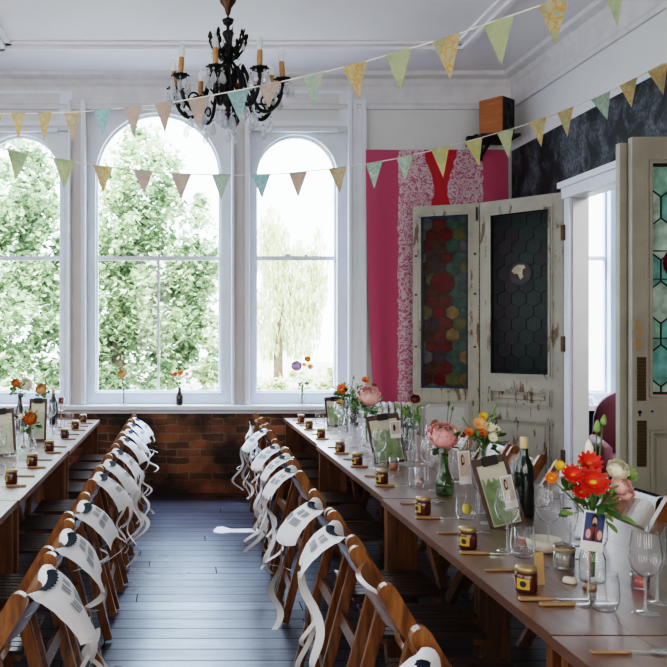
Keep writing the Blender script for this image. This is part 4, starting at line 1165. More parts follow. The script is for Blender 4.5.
def bloom_daisy(parent, c, r, mat, face, cm, n=12, layers=2):
    bm = NB(); base = Vector(face).normalized().to_track_quat('Z', 'Y').to_matrix()
    for l in range(layers):
        for i in range(n):
            a = 2*PI*(i+.5*l)/n
            rot = base @ Matrix.Rotation(a, 3, 'Z') @ Matrix.Rotation(-.15-.35*l, 3, 'Y')
            petal(bm, Vector(c), rot, r*(1-.22*l), r*.24, .25)
    b = obj('bloom', bm, mat, parent, True)
    bm = NB(); ball(bm, Vector(c)+base @ Vector((0, 0, r*.10)), r*.26, 0, 8, 6, .6); obj('centre', bm, cm, b, True)
    return b
def bloom_bud(parent, c, r, mat, d):
    bm = NB(); base = Vector(d).normalized().to_track_quat('Z', 'Y').to_matrix()
    lathe(bm, [(0, -r), (r*.55, -.5*r), (r*.6, .2*r), (r*.3, 1.1*r), (0, 1.5*r)], 8, c, rot=base); return obj('bud', bm, mat, parent, True)

def bouquet(label, x, y, z_base, z_mouth, blooms, leaves=24, leaf_r=.09, leaf_z=0, seed=1, light=.3, group=None, sprigs=0):
    """blooms: (kind, dx, dy, dz above mouth, r, mat, centre mat)"""
    rr = random.Random(seed)
    t = thing('flower_bunch', label, 'flowers', (x, y, z_base), 0, group or 'flower bunches in bottles')
    mz = z_mouth-z_base
    for (kd, dx, dy, dz, r, mat, cm) in blooms:
        c = Vector((dx, dy, mz+dz)); face = Vector((dx*2-.1, -.9+dy, .55+dz*.5))
        bm = NB(); tube(bm, [Vector((dx*.05, dy*.05, .012)), Vector((dx*.10, dy*.1, mz)), Vector((dx*.6, dy*.6, mz+dz*.6)), c-face.normalized()*r*.25], .0024, 5); obj('stem', bm, M['stem'], t, True)
        if kd == 'rose': bloom_rose(t, c, r, M[mat], face)
        elif kd == 'daisy': bloom_daisy(t, c, r, M[mat], face, M[cm or 'f_yellow'])
        else: bloom_bud(t, c, r, M[mat], Vector((dx, dy, .3)))
    for part_, mt, nn in (('foliage', M['leaf'], int(leaves*(1-light))), ('foliage', M['leaf_light'], int(leaves*light))):
        if nn <= 0: continue
        bm = NB()
        for i in range(nn):
            a = rr.uniform(0, 2*PI); el = rr.uniform(-.3, 1.2); q = rr.uniform(.25, 1)
            c = Vector((math.cos(a)*leaf_r*q*.8, math.sin(a)*leaf_r*q*.8, mz+leaf_z+leaf_r*q*math.sin(el)))
            rot = Matrix.Rotation(a+rr.uniform(-.8, .8), 3, 'Z') @ Matrix.Rotation(-el+rr.uniform(-.5, .5), 3, 'Y') @ Matrix.Rotation(rr.uniform(-1, 1), 3, 'X')
            petal(bm, c, rot, rr.uniform(.025, .05), rr.uniform(.009, .016), -.2)
        obj(part_, bm, mt, t, True)
    for i in range(sprigs):
        a = rr.uniform(0, 2*PI); ln = rr.uniform(.12, .19); d = Vector((math.cos(a)*.35, math.sin(a)*.3, 1)).normalized()
        bm = NB(); s0 = Vector((0, 0, mz)); tube(bm, [s0, s0+d*ln*.6, s0+d*ln], [.002, .0015, .001], 5)
        for q in range(7):
            f = .45+.55*q/6; c = s0+d*ln*f
            petal(bm, c, Matrix.Rotation(q*2.3, 3, 'Z') @ Matrix.Rotation(-.6, 3, 'Y'), .022, .006, 0)
        obj('sprig', bm, M['leaf_light'], t, True)
    return t
def vase(name, label, x, y, z, prof, mat, r, group='bottles used as vases'):
    bm = NB(); lathe(bm, prof, 20)
    t = thing(name, label, 'vase', (x, y, z), 0, group)
    obj('body', bm, mat, t, True)
    claim(x, y, r)
    return t
def bottle_prof(r, h, neck, nr_=.014, nh=.3):
    return [(0, .002), (r*.9, .002), (r, .008), (r, h*(1-nh)*.75), (r*.8, h*(1-nh)*.95), (nr_*1.1, h*(1-nh*.6)), (nr_, h*.93), (nr_*1.15, h), (nr_*.85, h), (nr_*.75, h*.93)]

# pink rose in a green bottle
x, y = 1.262, 3.88
vase('bottle_vase', 'green glass bottle holding the big pink rose', x, y, TZ, bottle_prof(.043, .20, .3, .017, .55), M['glass_green'], .045)
bouquet('big pink rose with a small cream rose and green buds in the green bottle', x, y, TZ+.004, TZ+.20,
        [('rose', -.012, -.02, .085, .066, 'f_pink', None), ('rose', .055, -.01, .105, .026, 'f_cream', None), ('bud', .02, .0, .235, .012, 'leaf', None), ('bud', .045, .02, .21, .01, 'leaf', None), ('daisy', .085, 0, .085, .018, 'f_maroon', 'f_orange')],
        26, .07, .02, 3, .3, sprigs=2)
# mixed yellow-orange bunch
x, y = 1.465, 3.92
vase('bottle_vase', 'tall clear bottle holding the yellow and orange flowers', x, y, TZ, bottle_prof(.03, .22, .3, .014, .5), M['glass'], .034)
bouquet('loose bunch of cream, yellow and rust flowers left of the doors\' dark pane', x, y, TZ+.004, TZ+.22,
        [('daisy', -.03, -.02, .115, .034, 'f_peach', 'f_orange'), ('daisy', .015, -.02, .10, .03, 'f_cream', 'f_yellow'), ('daisy', -.02, -.03, .075, .028, 'f_orange', 'f_maroon'), ('daisy', .05, 0, .085, .03, 'f_cream', 'f_peach'), ('daisy', -.075, -.01, .075, .024, 'f_orange', 'f_maroon'),
         ('daisy', .03, -.03, .05, .026, 'f_cream', 'f_yellow'), ('daisy', .07, .01, .06, .02, 'f_peach', 'f_orange'), ('daisy', .0, .01, .15, .024, 'f_yellow', 'f_orange'), ('bud', .055, 0, .20, .012, 'leaf_light', None), ('bud', -.10, 0, .14, .01, 'leaf_light', None)],
        34, .10, .0, 5, .55, sprigs=7)
# red dahlia bunch, nearest
x, y = 1.268, 2.50
vase('bottle_vase', 'clear bottle holding the red dahlia bunch', x, y, TZ, bottle_prof(.038, .20, .3, .017, .5), M['glass'], .042)
bouquet('bright bunch with red dahlia, orange daisies and white rose nearest the camera', x, y, TZ+.004, TZ+.20,
        [('daisy', -.030, -.06, .115, .050, 'f_red', 'f_yellow'), ('daisy', -.015, -.01, .165, .04, 'f_red', 'f_orange'), ('rose', .062, -.03, .150, .031, 'f_cream', None), ('rose', .06, -.05, .105, .028, 'f_blush', None), ('rose', .085, -.03, .08, .025, 'f_blush', None), ('daisy', -.145, -.04, .125, .020, 'f_orange', 'f_yellow'),
         ('daisy', -.10, 0, .155, .018, 'f_yellow', 'f_yellow'), ('bud', .0, .02, .205, .022, 'f_cream', None), ('bud', .03, .03, .27, .018, 'leaf_light', None), ('bud', .05, .03, .29, .016, 'leaf_light', None), ('daisy', -.08, -.04, .135, .034, 'f_red', 'f_orange'), ('daisy', -.06, -.05, .085, .028, 'f_red', 'f_orange'), ('daisy', .12, .02, .125, .03, 'leaf_light', 'leaf_light')],
        46, .10, .02, 8, .5, sprigs=3)
# farther bunches on the same table
x, y = px_x(347, 6.3), 6.3
vase('bottle_vase', 'clear bottle holding orange flowers with dense greenery', x, y, TZ, bottle_prof(.036, .2, .3, .016, .5), M['glass'], .04)
bouquet('orange flower with dense dark greenery in front of the window frame', x, y, TZ+.004, TZ+.20, [('daisy', -.05, -.05, .15, .05, 'f_orange', 'f_peach'), ('bud', .05, 0, .24, .015, 'leaf_light', None), ('bud', .08, 0, .21, .012, 'f_cream', None), ('daisy', -.06, -.03, .05, .03, 'f_peach', 'f_yellow')], 90, .13, .06, 11, .3, sprigs=4)
x, y = px_x(366, 5.62), 5.62
vase('bottle_vase', 'clear bottle holding the farther pink peony', x, y, TZ, bottle_prof(.036, .2, .3, .016, .5), M['glass'], .04)
bouquet('wide pink peony with rust flowers in front of the pink hanging', x, y, TZ+.004, TZ+.20, [('rose', .01, -.04, .15, .075, 'f_blush', None), ('daisy', .0, .02, .255, .03, 'f_orange', 'f_maroon'), ('daisy', .06, .02, .22, .02, 'f_maroon', 'f_orange')], 80, .12, .03, 12, .3, sprigs=3)
x, y = px_x(415, 4.9), 4.95
vase('bottle_vase', 'slim clear bottle holding a dark dried bloom', x, y, TZ, bottle_prof(.03, .19, .3, .014, .5), M['glass'], .034)
bouquet('dark seed head with grey-green leaves beside the clipboard', x, y, TZ+.004, TZ+.19, [('rose', .01, -.02, .19, .028, 'f_maroon', None), ('bud', -.03, 0, .14, .012, 'leaf', None)], 40, .10, .06, 14, .5, sprigs=3)
# on the sill
SZ = .855
for (px, lab, vlab, mat, pr, bl, lv) in (
    (123.5, 'single peach-orange flower in the sill bottle', 'clear glass bottle on the sill below the tall centre window', 'glass', bottle_prof(.032, .165, .3, .014, .5), [('rose', -.01, -.02, .135, .042, 'f_peach', None), ('daisy', .05, 0, .11, .02, 'f_cream', 'f_yellow')], 8),
    (179.5, 'small red and pink flowers in the dark sill bottle', 'small dark brown bottle on the sill by the window bar', 'glass_brown', bottle_prof(.033, .17, .3, .014, .35), [('daisy', -.04, -.02, .13, .024, 'f_red', 'f_yellow'), ('daisy', .01, -.03, .14, .03, 'f_orange', 'f_red'), ('daisy', .07, -.02, .13, .026, 'f_pink', 'f_peach'), ('daisy', -.07, 0, .12, .018, 'f_orange', 'f_yellow')], 14),
    (302, 'lilac bloom and orange flowers standing on the sill below the pale willow window', 'clear glass bottle on the sill behind the glasses', 'glass', bottle_prof(.034, .17, .3, .015, .5), [('rose', -.055, -.02, .21, .05, 'f_lilac', None), ('daisy', .05, -.02, .27, .04, 'f_orange', 'f_yellow'), ('daisy', .075, -.01, .20, .035, 'f_peach', 'f_orange'), ('daisy', .02, 0, .22, .025, 'f_yellow', 'f_orange')], 12)):
    x = px_x(px, 7.82)
    vase('bottle_vase', vlab, x, 7.82, SZ, pr, M[mat], 0.0)
    bouquet(lab, x, 7.82, SZ+.004, SZ+.165, bl, lv, .05, .02, int(px), .5, sprigs=1)
# table away from the doors
x, y = px_x(20, 6.6), 6.6
vase('bottle_vase', 'brown wine bottle holding orange and white flowers', x, y, TZ, bottle_prof(.037, .30, .3, .014, .4), M['glass_brown'], .04)
bouquet('orange and white flowers in the brown wine bottle', x, y, TZ+.004, TZ+.30, [('rose', -.03, -.03, .085, .035, 'f_orange', None), ('rose', .055, -.02, .075, .05, 'f_cream', None), ('daisy', .01, 0, .05, .03, 'leaf_light', 'f_yellow')], 20, .08, .0, 21, .6)
x, y = px_x(31, 5.45), 5.45
vase('bottle_vase', 'small clear bottle holding the bright orange flower', x, y, TZ, bottle_prof(.03, .13, .3, .015, .5), M['glass'], .034)
bouquet('bright orange flower with pale leaves among the glasses', x, y, TZ+.004, TZ+.13, [('rose', .0, -.03, .08, .045, 'f_orange', None), ('daisy', -.07, 0, .09, .025, 'f_cream', 'f_peach')], 30, .10, .03, 22, .6, sprigs=3)
x, y = px_x(43, 6.35), 6.35
vase('bottle_vase', 'slim clear bottle holding the pale peach flower', x, y, TZ, bottle_prof(.03, .2, .3, .014, .5), M['glass'], .034)
bouquet('pale peach flower near the dark bottle on the table away from doors', x, y, TZ+.004, TZ+.20, [('rose', -.01, -.02, .15, .045, 'f_peach', None)], 16, .07, .06, 23, .6, sprigs=2)

# votives, pots, dishes
def votive(label, px, py, mat, glass_h=.07):
    x, y = cl(px, py, .03)
    t = thing('votive_candle', label, 'candle', (x, y, TZ), 0, 'votive candles in glass')
    bm = NB(); lathe(bm, [(0, .001), (.024, .001), (.026, .004), (.027, glass_h), (.025, glass_h), (.0245, .006), (0, .005)], 18); obj('glass_cup', bm, M['glass'], t, True)
    bm = NB(); lathe(bm, [(0, .006), (.0225, .006), (.0225, .034), (0, .032)], 16); obj('candle', bm, M[mat], t, True)
    bm = NB(); tube(bm, [(0, 0, .031), (.001, 0, .042)], .001, 5); obj('wick', bm, M['ink'], t)
votive('orange candle in glass beside the clipboard under the radiator', 394, 470, 'votive_orange')
votive('orange candle in glass left of the large wine glass and green bottle', 420, 485, 'votive_orange', .09)
votive('coral candle in glass below the woman\'s photo', 522, 547, 'votive_orange')
votive('bright red candle in low glass by the nearest wine glasses', 640, 588, 'votive_red', .045)
x, y = cl(544, 551, .06)
t = thing('serving_dish', 'cream round dish between the woman\'s photo and wine glasses', 'dish', (x, y, TZ))
bm = NB(); lathe(bm, [(0, .001), (.045, .001), (.055, .012), (.060, .045), (.056, .045), (.050, .014), (0, .008)], 28); obj('body', bm, M['ceramic'], t, True)
x, y = cl(564, 568, .035)
t = thing('twine_jar', 'small glass pot wrapped in twine left of the man\'s photo', 'pot', (x, y, TZ))
bm = NB(); lathe(bm, [(0, .001), (.030, .001), (.033, .006), (.033, .075), (.031, .075), (.030, .008), (0, .007)], 22); obj('glass_cup', bm, M['glass'], t, True)
bm = NB(); lathe(bm, [(0, .008), (.0285, .008), (.0285, .055), (0, .055)], 20); obj('filling', bm, M['ceramic'], t, True)
bm = NB(); lathe(bm, [(.0335, .058), (.035, .060), (.035, .066), (.0335, .068)], 20); obj('twine', bm, M['kraft'], t, True)
x, y = cl(570, 583, .025)
o_ = NB(); lathe(o_, [(0, .001), (.020, .001), (.022, .005), (.018, .016), (0, .019)], 14, (x, y, TZ)); o = obj('cork_stopper', o_, M['ceramic'], None, True); tag(o, 'pale rounded cork stopper lying near the nearest tumbler', 'stopper')
x, y = 1.045+.047, 2.47
bm = NB(); box(bm, (x, y, TZ+.05), (.028, .004, .095), (-.12, 0, .1)); o = obj('kraft_tag', bm, M['kraft']); tag(o, 'brown kraft card tag standing behind the nearest honey jar', 'tag'); claim(x, y, .02)
x, y = cl(499, 512, .025)
bm = NB(); box(bm, (x, y, TZ+.021), (.05, .03, .04), bevel=.004); o = obj('gift_box', bm, plain('green_box', (.02, .22, .09), .4)); tag(o, 'small green box behind flutes by the clipboard and bottle', 'box')
lx, ly = cl(466, 519, .043)
tum_l = (lx, ly)

# glasses in rows -----------------------------------------------------------------
items = []
for i, y in enumerate(JR):
    e = edgeR(y)
    items += [('wine', e+.31, y-.17), ('flute', e+.385, y-.12)]
    if i != 6: items.append(('tumbler', e+.235, y-.17 if i == 8 else y-.13))
    if i not in (8,): items.append(('wine', e+.34, y+.03))
    if i in (3, 5, 6): items.append(('flute', e+.40, y-.02))
items += [('wine', 1.268, 2.215), ('flute', 1.350, 2.30)]
items = [q for q in items if not (q[0] == 'wine' and abs(q[2]-2.24) < .001) and not (q[0] == 'flute' and abs(q[2]-2.29) < .001)]
row_glasses(items, 'along the aisle half of the door-side tables')
items = []
for i, y in enumerate(JR[:8]):
    e = edgeR(y)+TW
    items += [('wine', e-.30, y+.12), ('flute', e-.36, y+.04), ('tumbler', e-.24, y+.10)]
row_glasses(items, 'along the door half of the door-side tables')
items = []
for i, y in enumerate(JL):
    e = edgeL(y)
    items += [('wine', e-.31, y-.15), ('flute', e-.37, y-.08), ('tumbler', e-.235, y-.11), ('wine', e-.33, y+.05)]
row_glasses(items, 'along the aisle half of the tables away from doors')
items = []
for i, y in enumerate(JL[:3]):
    e = edgeL(y)-TW
    items += [('wine', e+.30, y+.12), ('flute', e+.37, y+.04)]
row_glasses(items, 'along the outer half of the tables away from doors')
# tumbler with lemon
t = thing('glass_tumbler', 'clear tumbler with a lemon slice below the yellow bunch', 'tumbler', (tum_l[0], tum_l[1], TZ), 0, 'glass tumblers on the tables')
c = protos['tumbler'].children[0].copy(); COL.objects.link(c); c.parent = t
t = tag(obj('lemon_slice', (lambda b: (lathe(b, [(0, .0), (.020, .001), (.022, .006), (.020, .011), (0, .012)], 16, (tum_l[0], tum_l[1], TZ+.04), rot=Euler((1.2, .2, .3)).to_matrix()), b)[1])(NB()), M['lemon'], None, True), 'yellow lemon slice inside the tumbler below the yellow bunch', 'lemon slice')

# ------------------------------------------------------------------ chandelier
cc = wp(228, 85, 4.6)
t = thing('chandelier', 'black wrought chandelier with tan candle tubes and hanging crystal drops', 'chandelier', (cc.x, 4.6, 2.93))
def z_of(py): return CAMZ-(py-CY)*4.6/F-2.93
bm = NB(); lathe(bm, [(0, z_of(17)), (.012, z_of(14)), (.02, z_of(8)), (.045, z_of(2)), (.05, z_of(-6)), (.03, z_of(-12)), (.012, z_of(-18)), (0, z_of(-18))], 16); obj('finial_cup', bm, M['bronze'], t, True)
bm = NB(); tube(bm, [(0, 0, z_of(-16)), (0, 0, CEIL-2.93-.05)], .008, 6); lathe(bm, [(.0, CEIL-2.93-.09), (.03, CEIL-2.93-.08), (.07, CEIL-2.93-.03), (.075, CEIL-2.93-.001), (0, CEIL-2.93-.001)], 16); obj('ceiling_rod', bm, M['bronze'], t, True)
bm = NB()
for q in range(3): lathe(bm, [(.007+.003*math.cos(a), .003*math.sin(a)) for a in [2*PI*i/6 for i in range(7)]], 8, (0, 0, z_of(13+q*2.5)), rot=Euler((PI/2, 0, q*PI/2)).to_matrix())
obj('chain', bm, M['black_metal'], t, True)
bm = NB(); lathe(bm, [(0, z_of(18)), (.028, z_of(19.5)), (.034, z_of(20)), (.026, z_of(24)), (.010, z_of(26)), (.009, z_of(30)), (.03, z_of(32)), (.034, z_of(34)), (.018, z_of(40)), (.010, z_of(44)), (.025, z_of(46)), (.042, z_of(49)), (.035, z_of(52)), (.018, z_of(56)), (.012, z_of(62)), (.012, z_of(85)), (.03, z_of(90)), (.042, z_of(97)), (.03, z_of(104)), (.012, z_of(108)), (.02, z_of(112)), (.012, z_of(120)), (0, z_of(123))], 18)
obj('stem', bm, M['black_metal'], t, True)
NA = 8; RA = .31
def crystal(parent, p, s=1.0):
    bm = NB()
    lathe(bm, [(0, 0), (.004*s, -.004*s), (.0035*s, -.008*s), (0, -.011*s)], 6, p)
    lathe(bm, [(0, -.012*s), (.0055*s, -.022*s), (.0105*s, -.040*s), (.008*s, -.048*s), (0, -.056*s)], 6, p)
    for f in bm.faces: f.smooth = False
    return obj('crystal_drop', bm, M['crystal'], parent)
rr = random.Random(4)
for i in range(NA):
    a = 2*PI*(i+.5)/NA+.12; ca, sa = math.cos(a), math.sin(a)
    P_ = lambda r, z: Vector((r*ca, r*sa, z))
    zp = 0.0 + (.0 if i % 2 else -.0)
    bm = NB()
    pts = []
    ctrl = [(.015, -.03), (.06, .06), (.10, .07), (.13, -.03), (.17, -.14), (.23, -.165), (.285, -.12), (.31, -.045), (.31, -.012)]
    for q in range(len(ctrl)-1):
        for f in (0, .33, .66):
            p0 = ctrl[max(q-1, 0)]; p1 = ctrl[q]; p2 = ctrl[q+1]; p3 = ctrl[min(q+2, len(ctrl)-1)]
            def cr(a0, a1, a2, a3): return .5*((2*a1)+(-a0+a2)*f+(2*a0-5*a1+4*a2-a3)*f*f+(-a0+3*a1-3*a2+a3)*f**3)
            pts.append(P_(cr(p0[0], p1[0], p2[0], p3[0]), cr(p0[1], p1[1], p2[1], p3[1])))
    pts.append(P_(.31, -.01))
    tube(bm, pts, .0105, 7)
    # leaf scrolls on the arm
    sc = []
    for q in range(12):
        th = q*.52; r_ = .045*(1-q/14); sc.append(P_(.215+r_*math.cos(th), -.11+r_*math.sin(th)))
    tube(bm, sc, .006, 6)
    for (r_, z_, l_) in ((.09, .07, .05), (.15, -.08, .045), (.25, -.16, .04), (.29, -.1, .035)):
        for sg in (-1, 1):
            d = Vector((-sa*sg, ca*sg, 0)); rot = Matrix((d, Vector((ca, sa, 0)), Vector((0, 0, 1)))).transposed()
            petal(bm, P_(r_, z_), rot @ Matrix.Rotation(-.6, 3, 'Y'), l_*.8, .012, .3)
    arm = obj('arm', bm, M['black_metal'], t, True)
    bm = NB(); lathe(bm, [(0, -.015), (.02, -.012), (.035, -.002), (.046, .006), (.044, .010), (.02, .002), (.016, .012), (0, .012)], 14, P_(RA, zp))
    for q in range(8):
        an = 2*PI*q/8; ball(bm, P_(RA, zp+.006)+Vector((.046*math.cos(an), .046*math.sin(an), 0)), .006, 0, 6, 4)
    obj('drip_pan', bm, M['black_metal'], arm, True)
    tilt = Euler((rr.uniform(-.08, .08), rr.uniform(-.1, .1), 0)).to_matrix()
    bm = NB(); lathe(bm, [(.0135, .008), (.0155, .06), (.0140, .105), (0, .107)], 12, P_(RA, zp), rot=tilt); obj('candle_tube', bm, M['candle_tan'], arm, True)
    bm = NB(); lathe(bm, [(.009, .104), (.0175, .124), (.017, .145), (.009, .172), (0, .19)], 12, P_(RA, zp), rot=tilt); obj('bulb', bm, M['bulb'], arm, True)
    for q in range(6):
        an = a+2*PI*q/6; crystal(t, P_(RA, zp-.008)+Vector((.046*math.cos(an), .046*math.sin(an), 0)), rr.uniform(1.3, 1.9))
    for (r_, z_) in ((.245, -.185), (.16, -.15)):
        crystal(t, P_(r_, z_), 1.8)
    # upper scroll
    a2 = a+.39
    Q_ = lambda r, z: Vector((r*math.cos(a2), r*math.sin(a2), z))
    bm = NB()
    c2 = [(.012, z_of(60)), (.05, z_of(58)), (.085, z_of(50)), (.105, z_of(42)), (.10, z_of(37)), (.085, z_of(38)), (.083, z_of(42)), (.092, z_of(43))]
    tube(bm, [Q_(*c_) for c_ in c2], [.007]*5+[.006, .005, .006], 6)
    for (r_, z_) in ((.05, z_of(57)), (.085, z_of(48)), (.1, z_of(40))):
        rot = Matrix.Rotation(a2+1.2, 3, 'Z') @ Matrix.Rotation(-.9, 3, 'Y'); petal(bm, Q_(r_, z_), rot, .04, .012, .4)
        rot = Matrix.Rotation(a2-1.2, 3, 'Z') @ Matrix.Rotation(-.5, 3, 'Y'); petal(bm, Q_(r_, z_), rot, .035, .010, .4)
    # lower inner scroll joining stem
    c3 = [(.012, z_of(60)), (.04, z_of(66)), (.055, z_of(75)), (.04, z_of(86)), (.07, z_of(95)), (.10, z_of(90)), (.095, z_of(80))]
    tube(bm, [Q_(*c_) for c_ in c3], .0065, 6)
    obj('scroll', bm, M['black_metal'], t, True)
    if i % 2 == 0: crystal(t, Q_(.105, z_of(44)), 1.2)
for q in range(6):
    an = 2*PI*q/6; crystal(t, Vector((.03*math.cos(an), .03*math.sin(an), z_of(112))), 1.7)
crystal(t, Vector((0, 0, z_of(123))), 2.1)

# ------------------------------------------------------------------ map-paper bunting
def bunting(label, flags, yfun, extra, seed):
    t = thing('map_bunting', label, 'bunting', (0, 0, 0))
    pts = [wp(px, py, yfun(px)) for px, py in extra]
    bm = NB(); tube(bm, pts, .0035, 6); obj('cord', bm, M['string'], t, True)
    rr = random.Random(seed)
    def cord_y(px):
        for (a, b), (c, d) in zip(extra, extra[1:]):
            if a <= px <= c: return b+(d-b)*(px-a)/(c-a)
        return extra[-1][1]
    for px, w, y0, y1, colr, tipdx in flags:
        bm = NB(); l, r_ = px-w/2, px+w/2
        A = wp(l, cord_y(l)-.3, yfun(l)); B = wp(r_, cord_y(r_)-.3, yfun(r_)); Y = yfun(px)
        T = wp(px+tipdx, y1, Y+rr.uniform(-.02, .02))
        n = 6; rows = []; cu = rr.uniform(-.012, .012)
        for i in range(n+1):
            f = i/n; a = A.lerp(T, f); b = B.lerp(T, f); row = []
            for j in range(5):
                g = j/4; p = a.lerp(b, g); p.y += cu*math.sin(PI*g)*(1-f)*1.5 - .005
                row.append(p)
            rows.append(row)
        strip(bm, rows)
        bmesh.ops.remove_doubles(bm, verts=bm.verts, dist=1e-6)
        obj('pennant', bm, MP[colr], t, True)
f1 = [(-2, 8, 114, 134, 'orange', 0), (18.5, 14, 113, 140, 'orange', 0), (45, 14, 113, 143, 'orange', -1), (72, 16, 112, 141, 'tan', 0), (102.5, 18, 109, 138, 'blue', 0), (133, 18, 107, 138, 'pink', 1), (164, 18, 104, 134, 'pink', 1), (199, 23, 95, 129, 'pink', -1), (238, 23, 91, 122, 'blue', 2), (270, 23, 85, 108, 'pink', -2), (313, 22, 73, 107, 'teal', 1),
      (354, 25, 64, 100, 'orange', 5), (398, 26, 51, 92, 'green', 2), (446, 29, 38, 80, 'orange', 4), (498, 31, 20, 66, 'green', 3), (553, 31, 3, 46, 'orange', 2), (612, 26, -20, 28, 'green', 5)]
c1 = [(-30, 115), (0, 114), (40, 113.2), (80, 112), (120, 108.5), (160, 104.5), (200, 97.5), (240, 90), (280, 82), (320, 73), (360, 63.5), (400, 51.5), (450, 37), (500, 19.5), (550, 2.5), (600, -16), (660, -42)]
def y1f(px): return 5.0-2.1*max(-.1, px/620.)
bunting('upper string of map-paper pennants passing in front of the chandelier', f1, y1f, c1, 1)
f2 = [(18, 22, 150, 181, 'green', -2), (64, 23, 159, 188, 'green', 0), (103, 20, 165, 193, 'orange', 0), (143, 20, 170, 194, 'pink', 1), (181, 21, 173, 200, 'pink', 0), (221, 19, 174, 200, 'teal', 0), (261, 19, 174, 199, 'blue', 1), (298, 19, 173, 198, 'pink', 0), (337, 18, 167, 194, 'tan', 3), (374, 17, 162, 189, 'teal', 0), (405, 17, 156, 181, 'teal', 0), (440, 18, 150, 178, 'yellow', 3),
      (473, 18, 141, 166, 'yellow', 6), (505, 17, 133, 158, 'green', 3), (537, 17, 121, 147, 'orange', 4), (565, 16, 111, 137, 'orange', 2), (600, 20, 96, 120, 'teal', 7), (628, 18, 83, 108, 'orange', 3), (657, 20, 68, 95, 'orange', 6)]
c2 = [(-30, 139), (0, 147.5), (40, 156), (80, 163), (120, 168.5), (160, 172.5), (200, 174.5), (240, 175), (280, 174), (320, 170), (360, 165), (400, 158), (440, 148.5), (480, 138), (520, 126.5), (560, 112.5), (600, 95.5), (640, 76), (664, 63)]
def y2f(px): return 4.9+(.52*((px-440)/227) if px > 440 else 0)
bunting('lower string of map-paper pennants sagging across the arched windows to the dark wall', f2, y2f, c2, 2)

# ------------------------------------------------------------------ outside
bm = NB(); box(bm, (0, 38, -.55), (90, 59, .1)); o = obj('ground', bm, M['grass'], kind='structure')
def tree(label, base, blobs, n, mat, size, seed, trunk=None, droop=0):
    rr = random.Random(seed)
    t = thing('garden_tree', label, 'tree', base, 0, 'trees outside the windows')
    verts = []; faces = []
    tot = sum(b[3]*b[4]*b[5] for b in blobs)
    for (cx, cy, cz, rx, ry, rz) in blobs:
        k_ = int(n*rx*ry*rz/tot); sub = []
        for _ in range(max(6, int(k_/90))):
            d = Vector((rr.gauss(0, 1), rr.gauss(0, 1), rr.gauss(0, 1))); d.normalize(); q = rr.uniform(.55, 1)
            sub.append((Vector((cx+d.x*rx*q, cy+d.y*ry*q, cz+d.z*rz*q)), rr.uniform(.16, .36)*min(rx, rz, 1.1)))
        for _ in range(k_):
            while True:
                d = Vector((rr.gauss(0, 1), rr.gauss(0, 1), rr.gauss(0, 1)))
                if d.length > .1: break
            d.normalize(); q = rr.random()**.33
            c = Vector((cx+d.x*rx*q, cy+d.y*ry*q, cz+d.z*rz*q))
            if not droop and rr.random() < .85:
                sc_, sr_ = rr.choice(sub); c = sc_+d*sr_*rr.random()**.5
            s = size*rr.uniform(.6, 1.35)
            rot = Euler((rr.uniform(-.9, .9), rr.uniform(-.9, .9), rr.uniform(0, 6.28))).to_matrix()
            if droop: 
                loc = [Vector((-s*.3, 0, 0)), Vector((0, 0, s*.7)), Vector((s*.3, 0, 0)), Vector((0, .1*s, -s*1.6))]
                rot = Euler((rr.uniform(-.3, .3), rr.uniform(-.3, .3), rr.uniform(0, 6.28))).to_matrix()
            else:
                loc = [Vector((-s, 0, 0)), Vector((-.1*s, -.55*s, 0)), Vector((s, 0, .1*s)), Vector((-.1*s, .55*s, 0))]
            i0 = len(verts); verts += [c+rot @ p_ for p_ in loc]; faces.append((i0, i0+1, i0+2, i0+3))
    me = bpy.data.meshes.new('crown'); me.from_pydata(verts, [], faces); me.materials.append(mat)
    o = bpy.data.objects.new('crown', me); COL.objects.link(o); o.parent = t
    if trunk:
        bm = NB()
        for tr_ in trunk: tube(bm, tr_[0], tr_[1], 8)
        obj('trunk', bm, M['bark'], t, True)
    return t
def bl(px, py, Y, rx, rz, ry=None):
    p = wp(px, py, Y); return (p.x, 0, p.z, rx*Y/F, (ry or min(rx, rz))*Y/F, rz*Y/F)
def off(bls, base): return [(b[0]-base[0], b[1], b[2]-base[2], *b[3:]) for b in bls]
b0 = (-1.5, 18, -.5)
tree('large leafy green tree filling the left and centre windows', b0, off([bl(140, 175, 18, 42, 42), bl(120, 230, 18, 50, 55), bl(175, 245, 18, 45, 55), bl(100, 300, 18, 55, 60), bl(160, 310, 18, 55, 60), bl(200, 290, 18, 28, 60), bl(130, 360, 18, 70, 50), bl(198, 345, 18, 32, 50)], b0), 30000, M['foliage'], .085, 1, [([(0, 0, 0), (.1, 0, 1.5), (.2, 0, 3)], [.22, .18, .1])])
b0 = (-3.4, 14, -.5)
tree('leafy green tree seen through the window beside the dark bottle', b0, off([bl(20, 185, 14, 48, 55), bl(-5, 250, 14, 55, 60), bl(45, 260, 14, 40, 55), bl(20, 330, 14, 60, 70), bl(60, 350, 14, 40, 50)], b0), 18000, M['foliage'], .07, 2, [([(0, 0, 0), (0, 0, 3)], [.2, .12])])
b0 = (3.2, 24, -.5)
tree('pale willow tree seen through the window beside the pink hanging', b0, off([bl(272, 250, 24, 18, 40), bl(300, 285, 24, 26, 45), bl(268, 320, 24, 18, 40), bl(300, 330, 24, 22, 30), bl(318, 275, 24, 10, 50), bl(270, 225, 24, 10, 20)], b0), 4200, M['foliage_pale'], .12, 3, [([(-.3, 0, 0), (-.3, 0, 2.2), (.2, 0, 4)], [.16, .12, .06])], 1)
b0 = (2.2, 19, -.5)
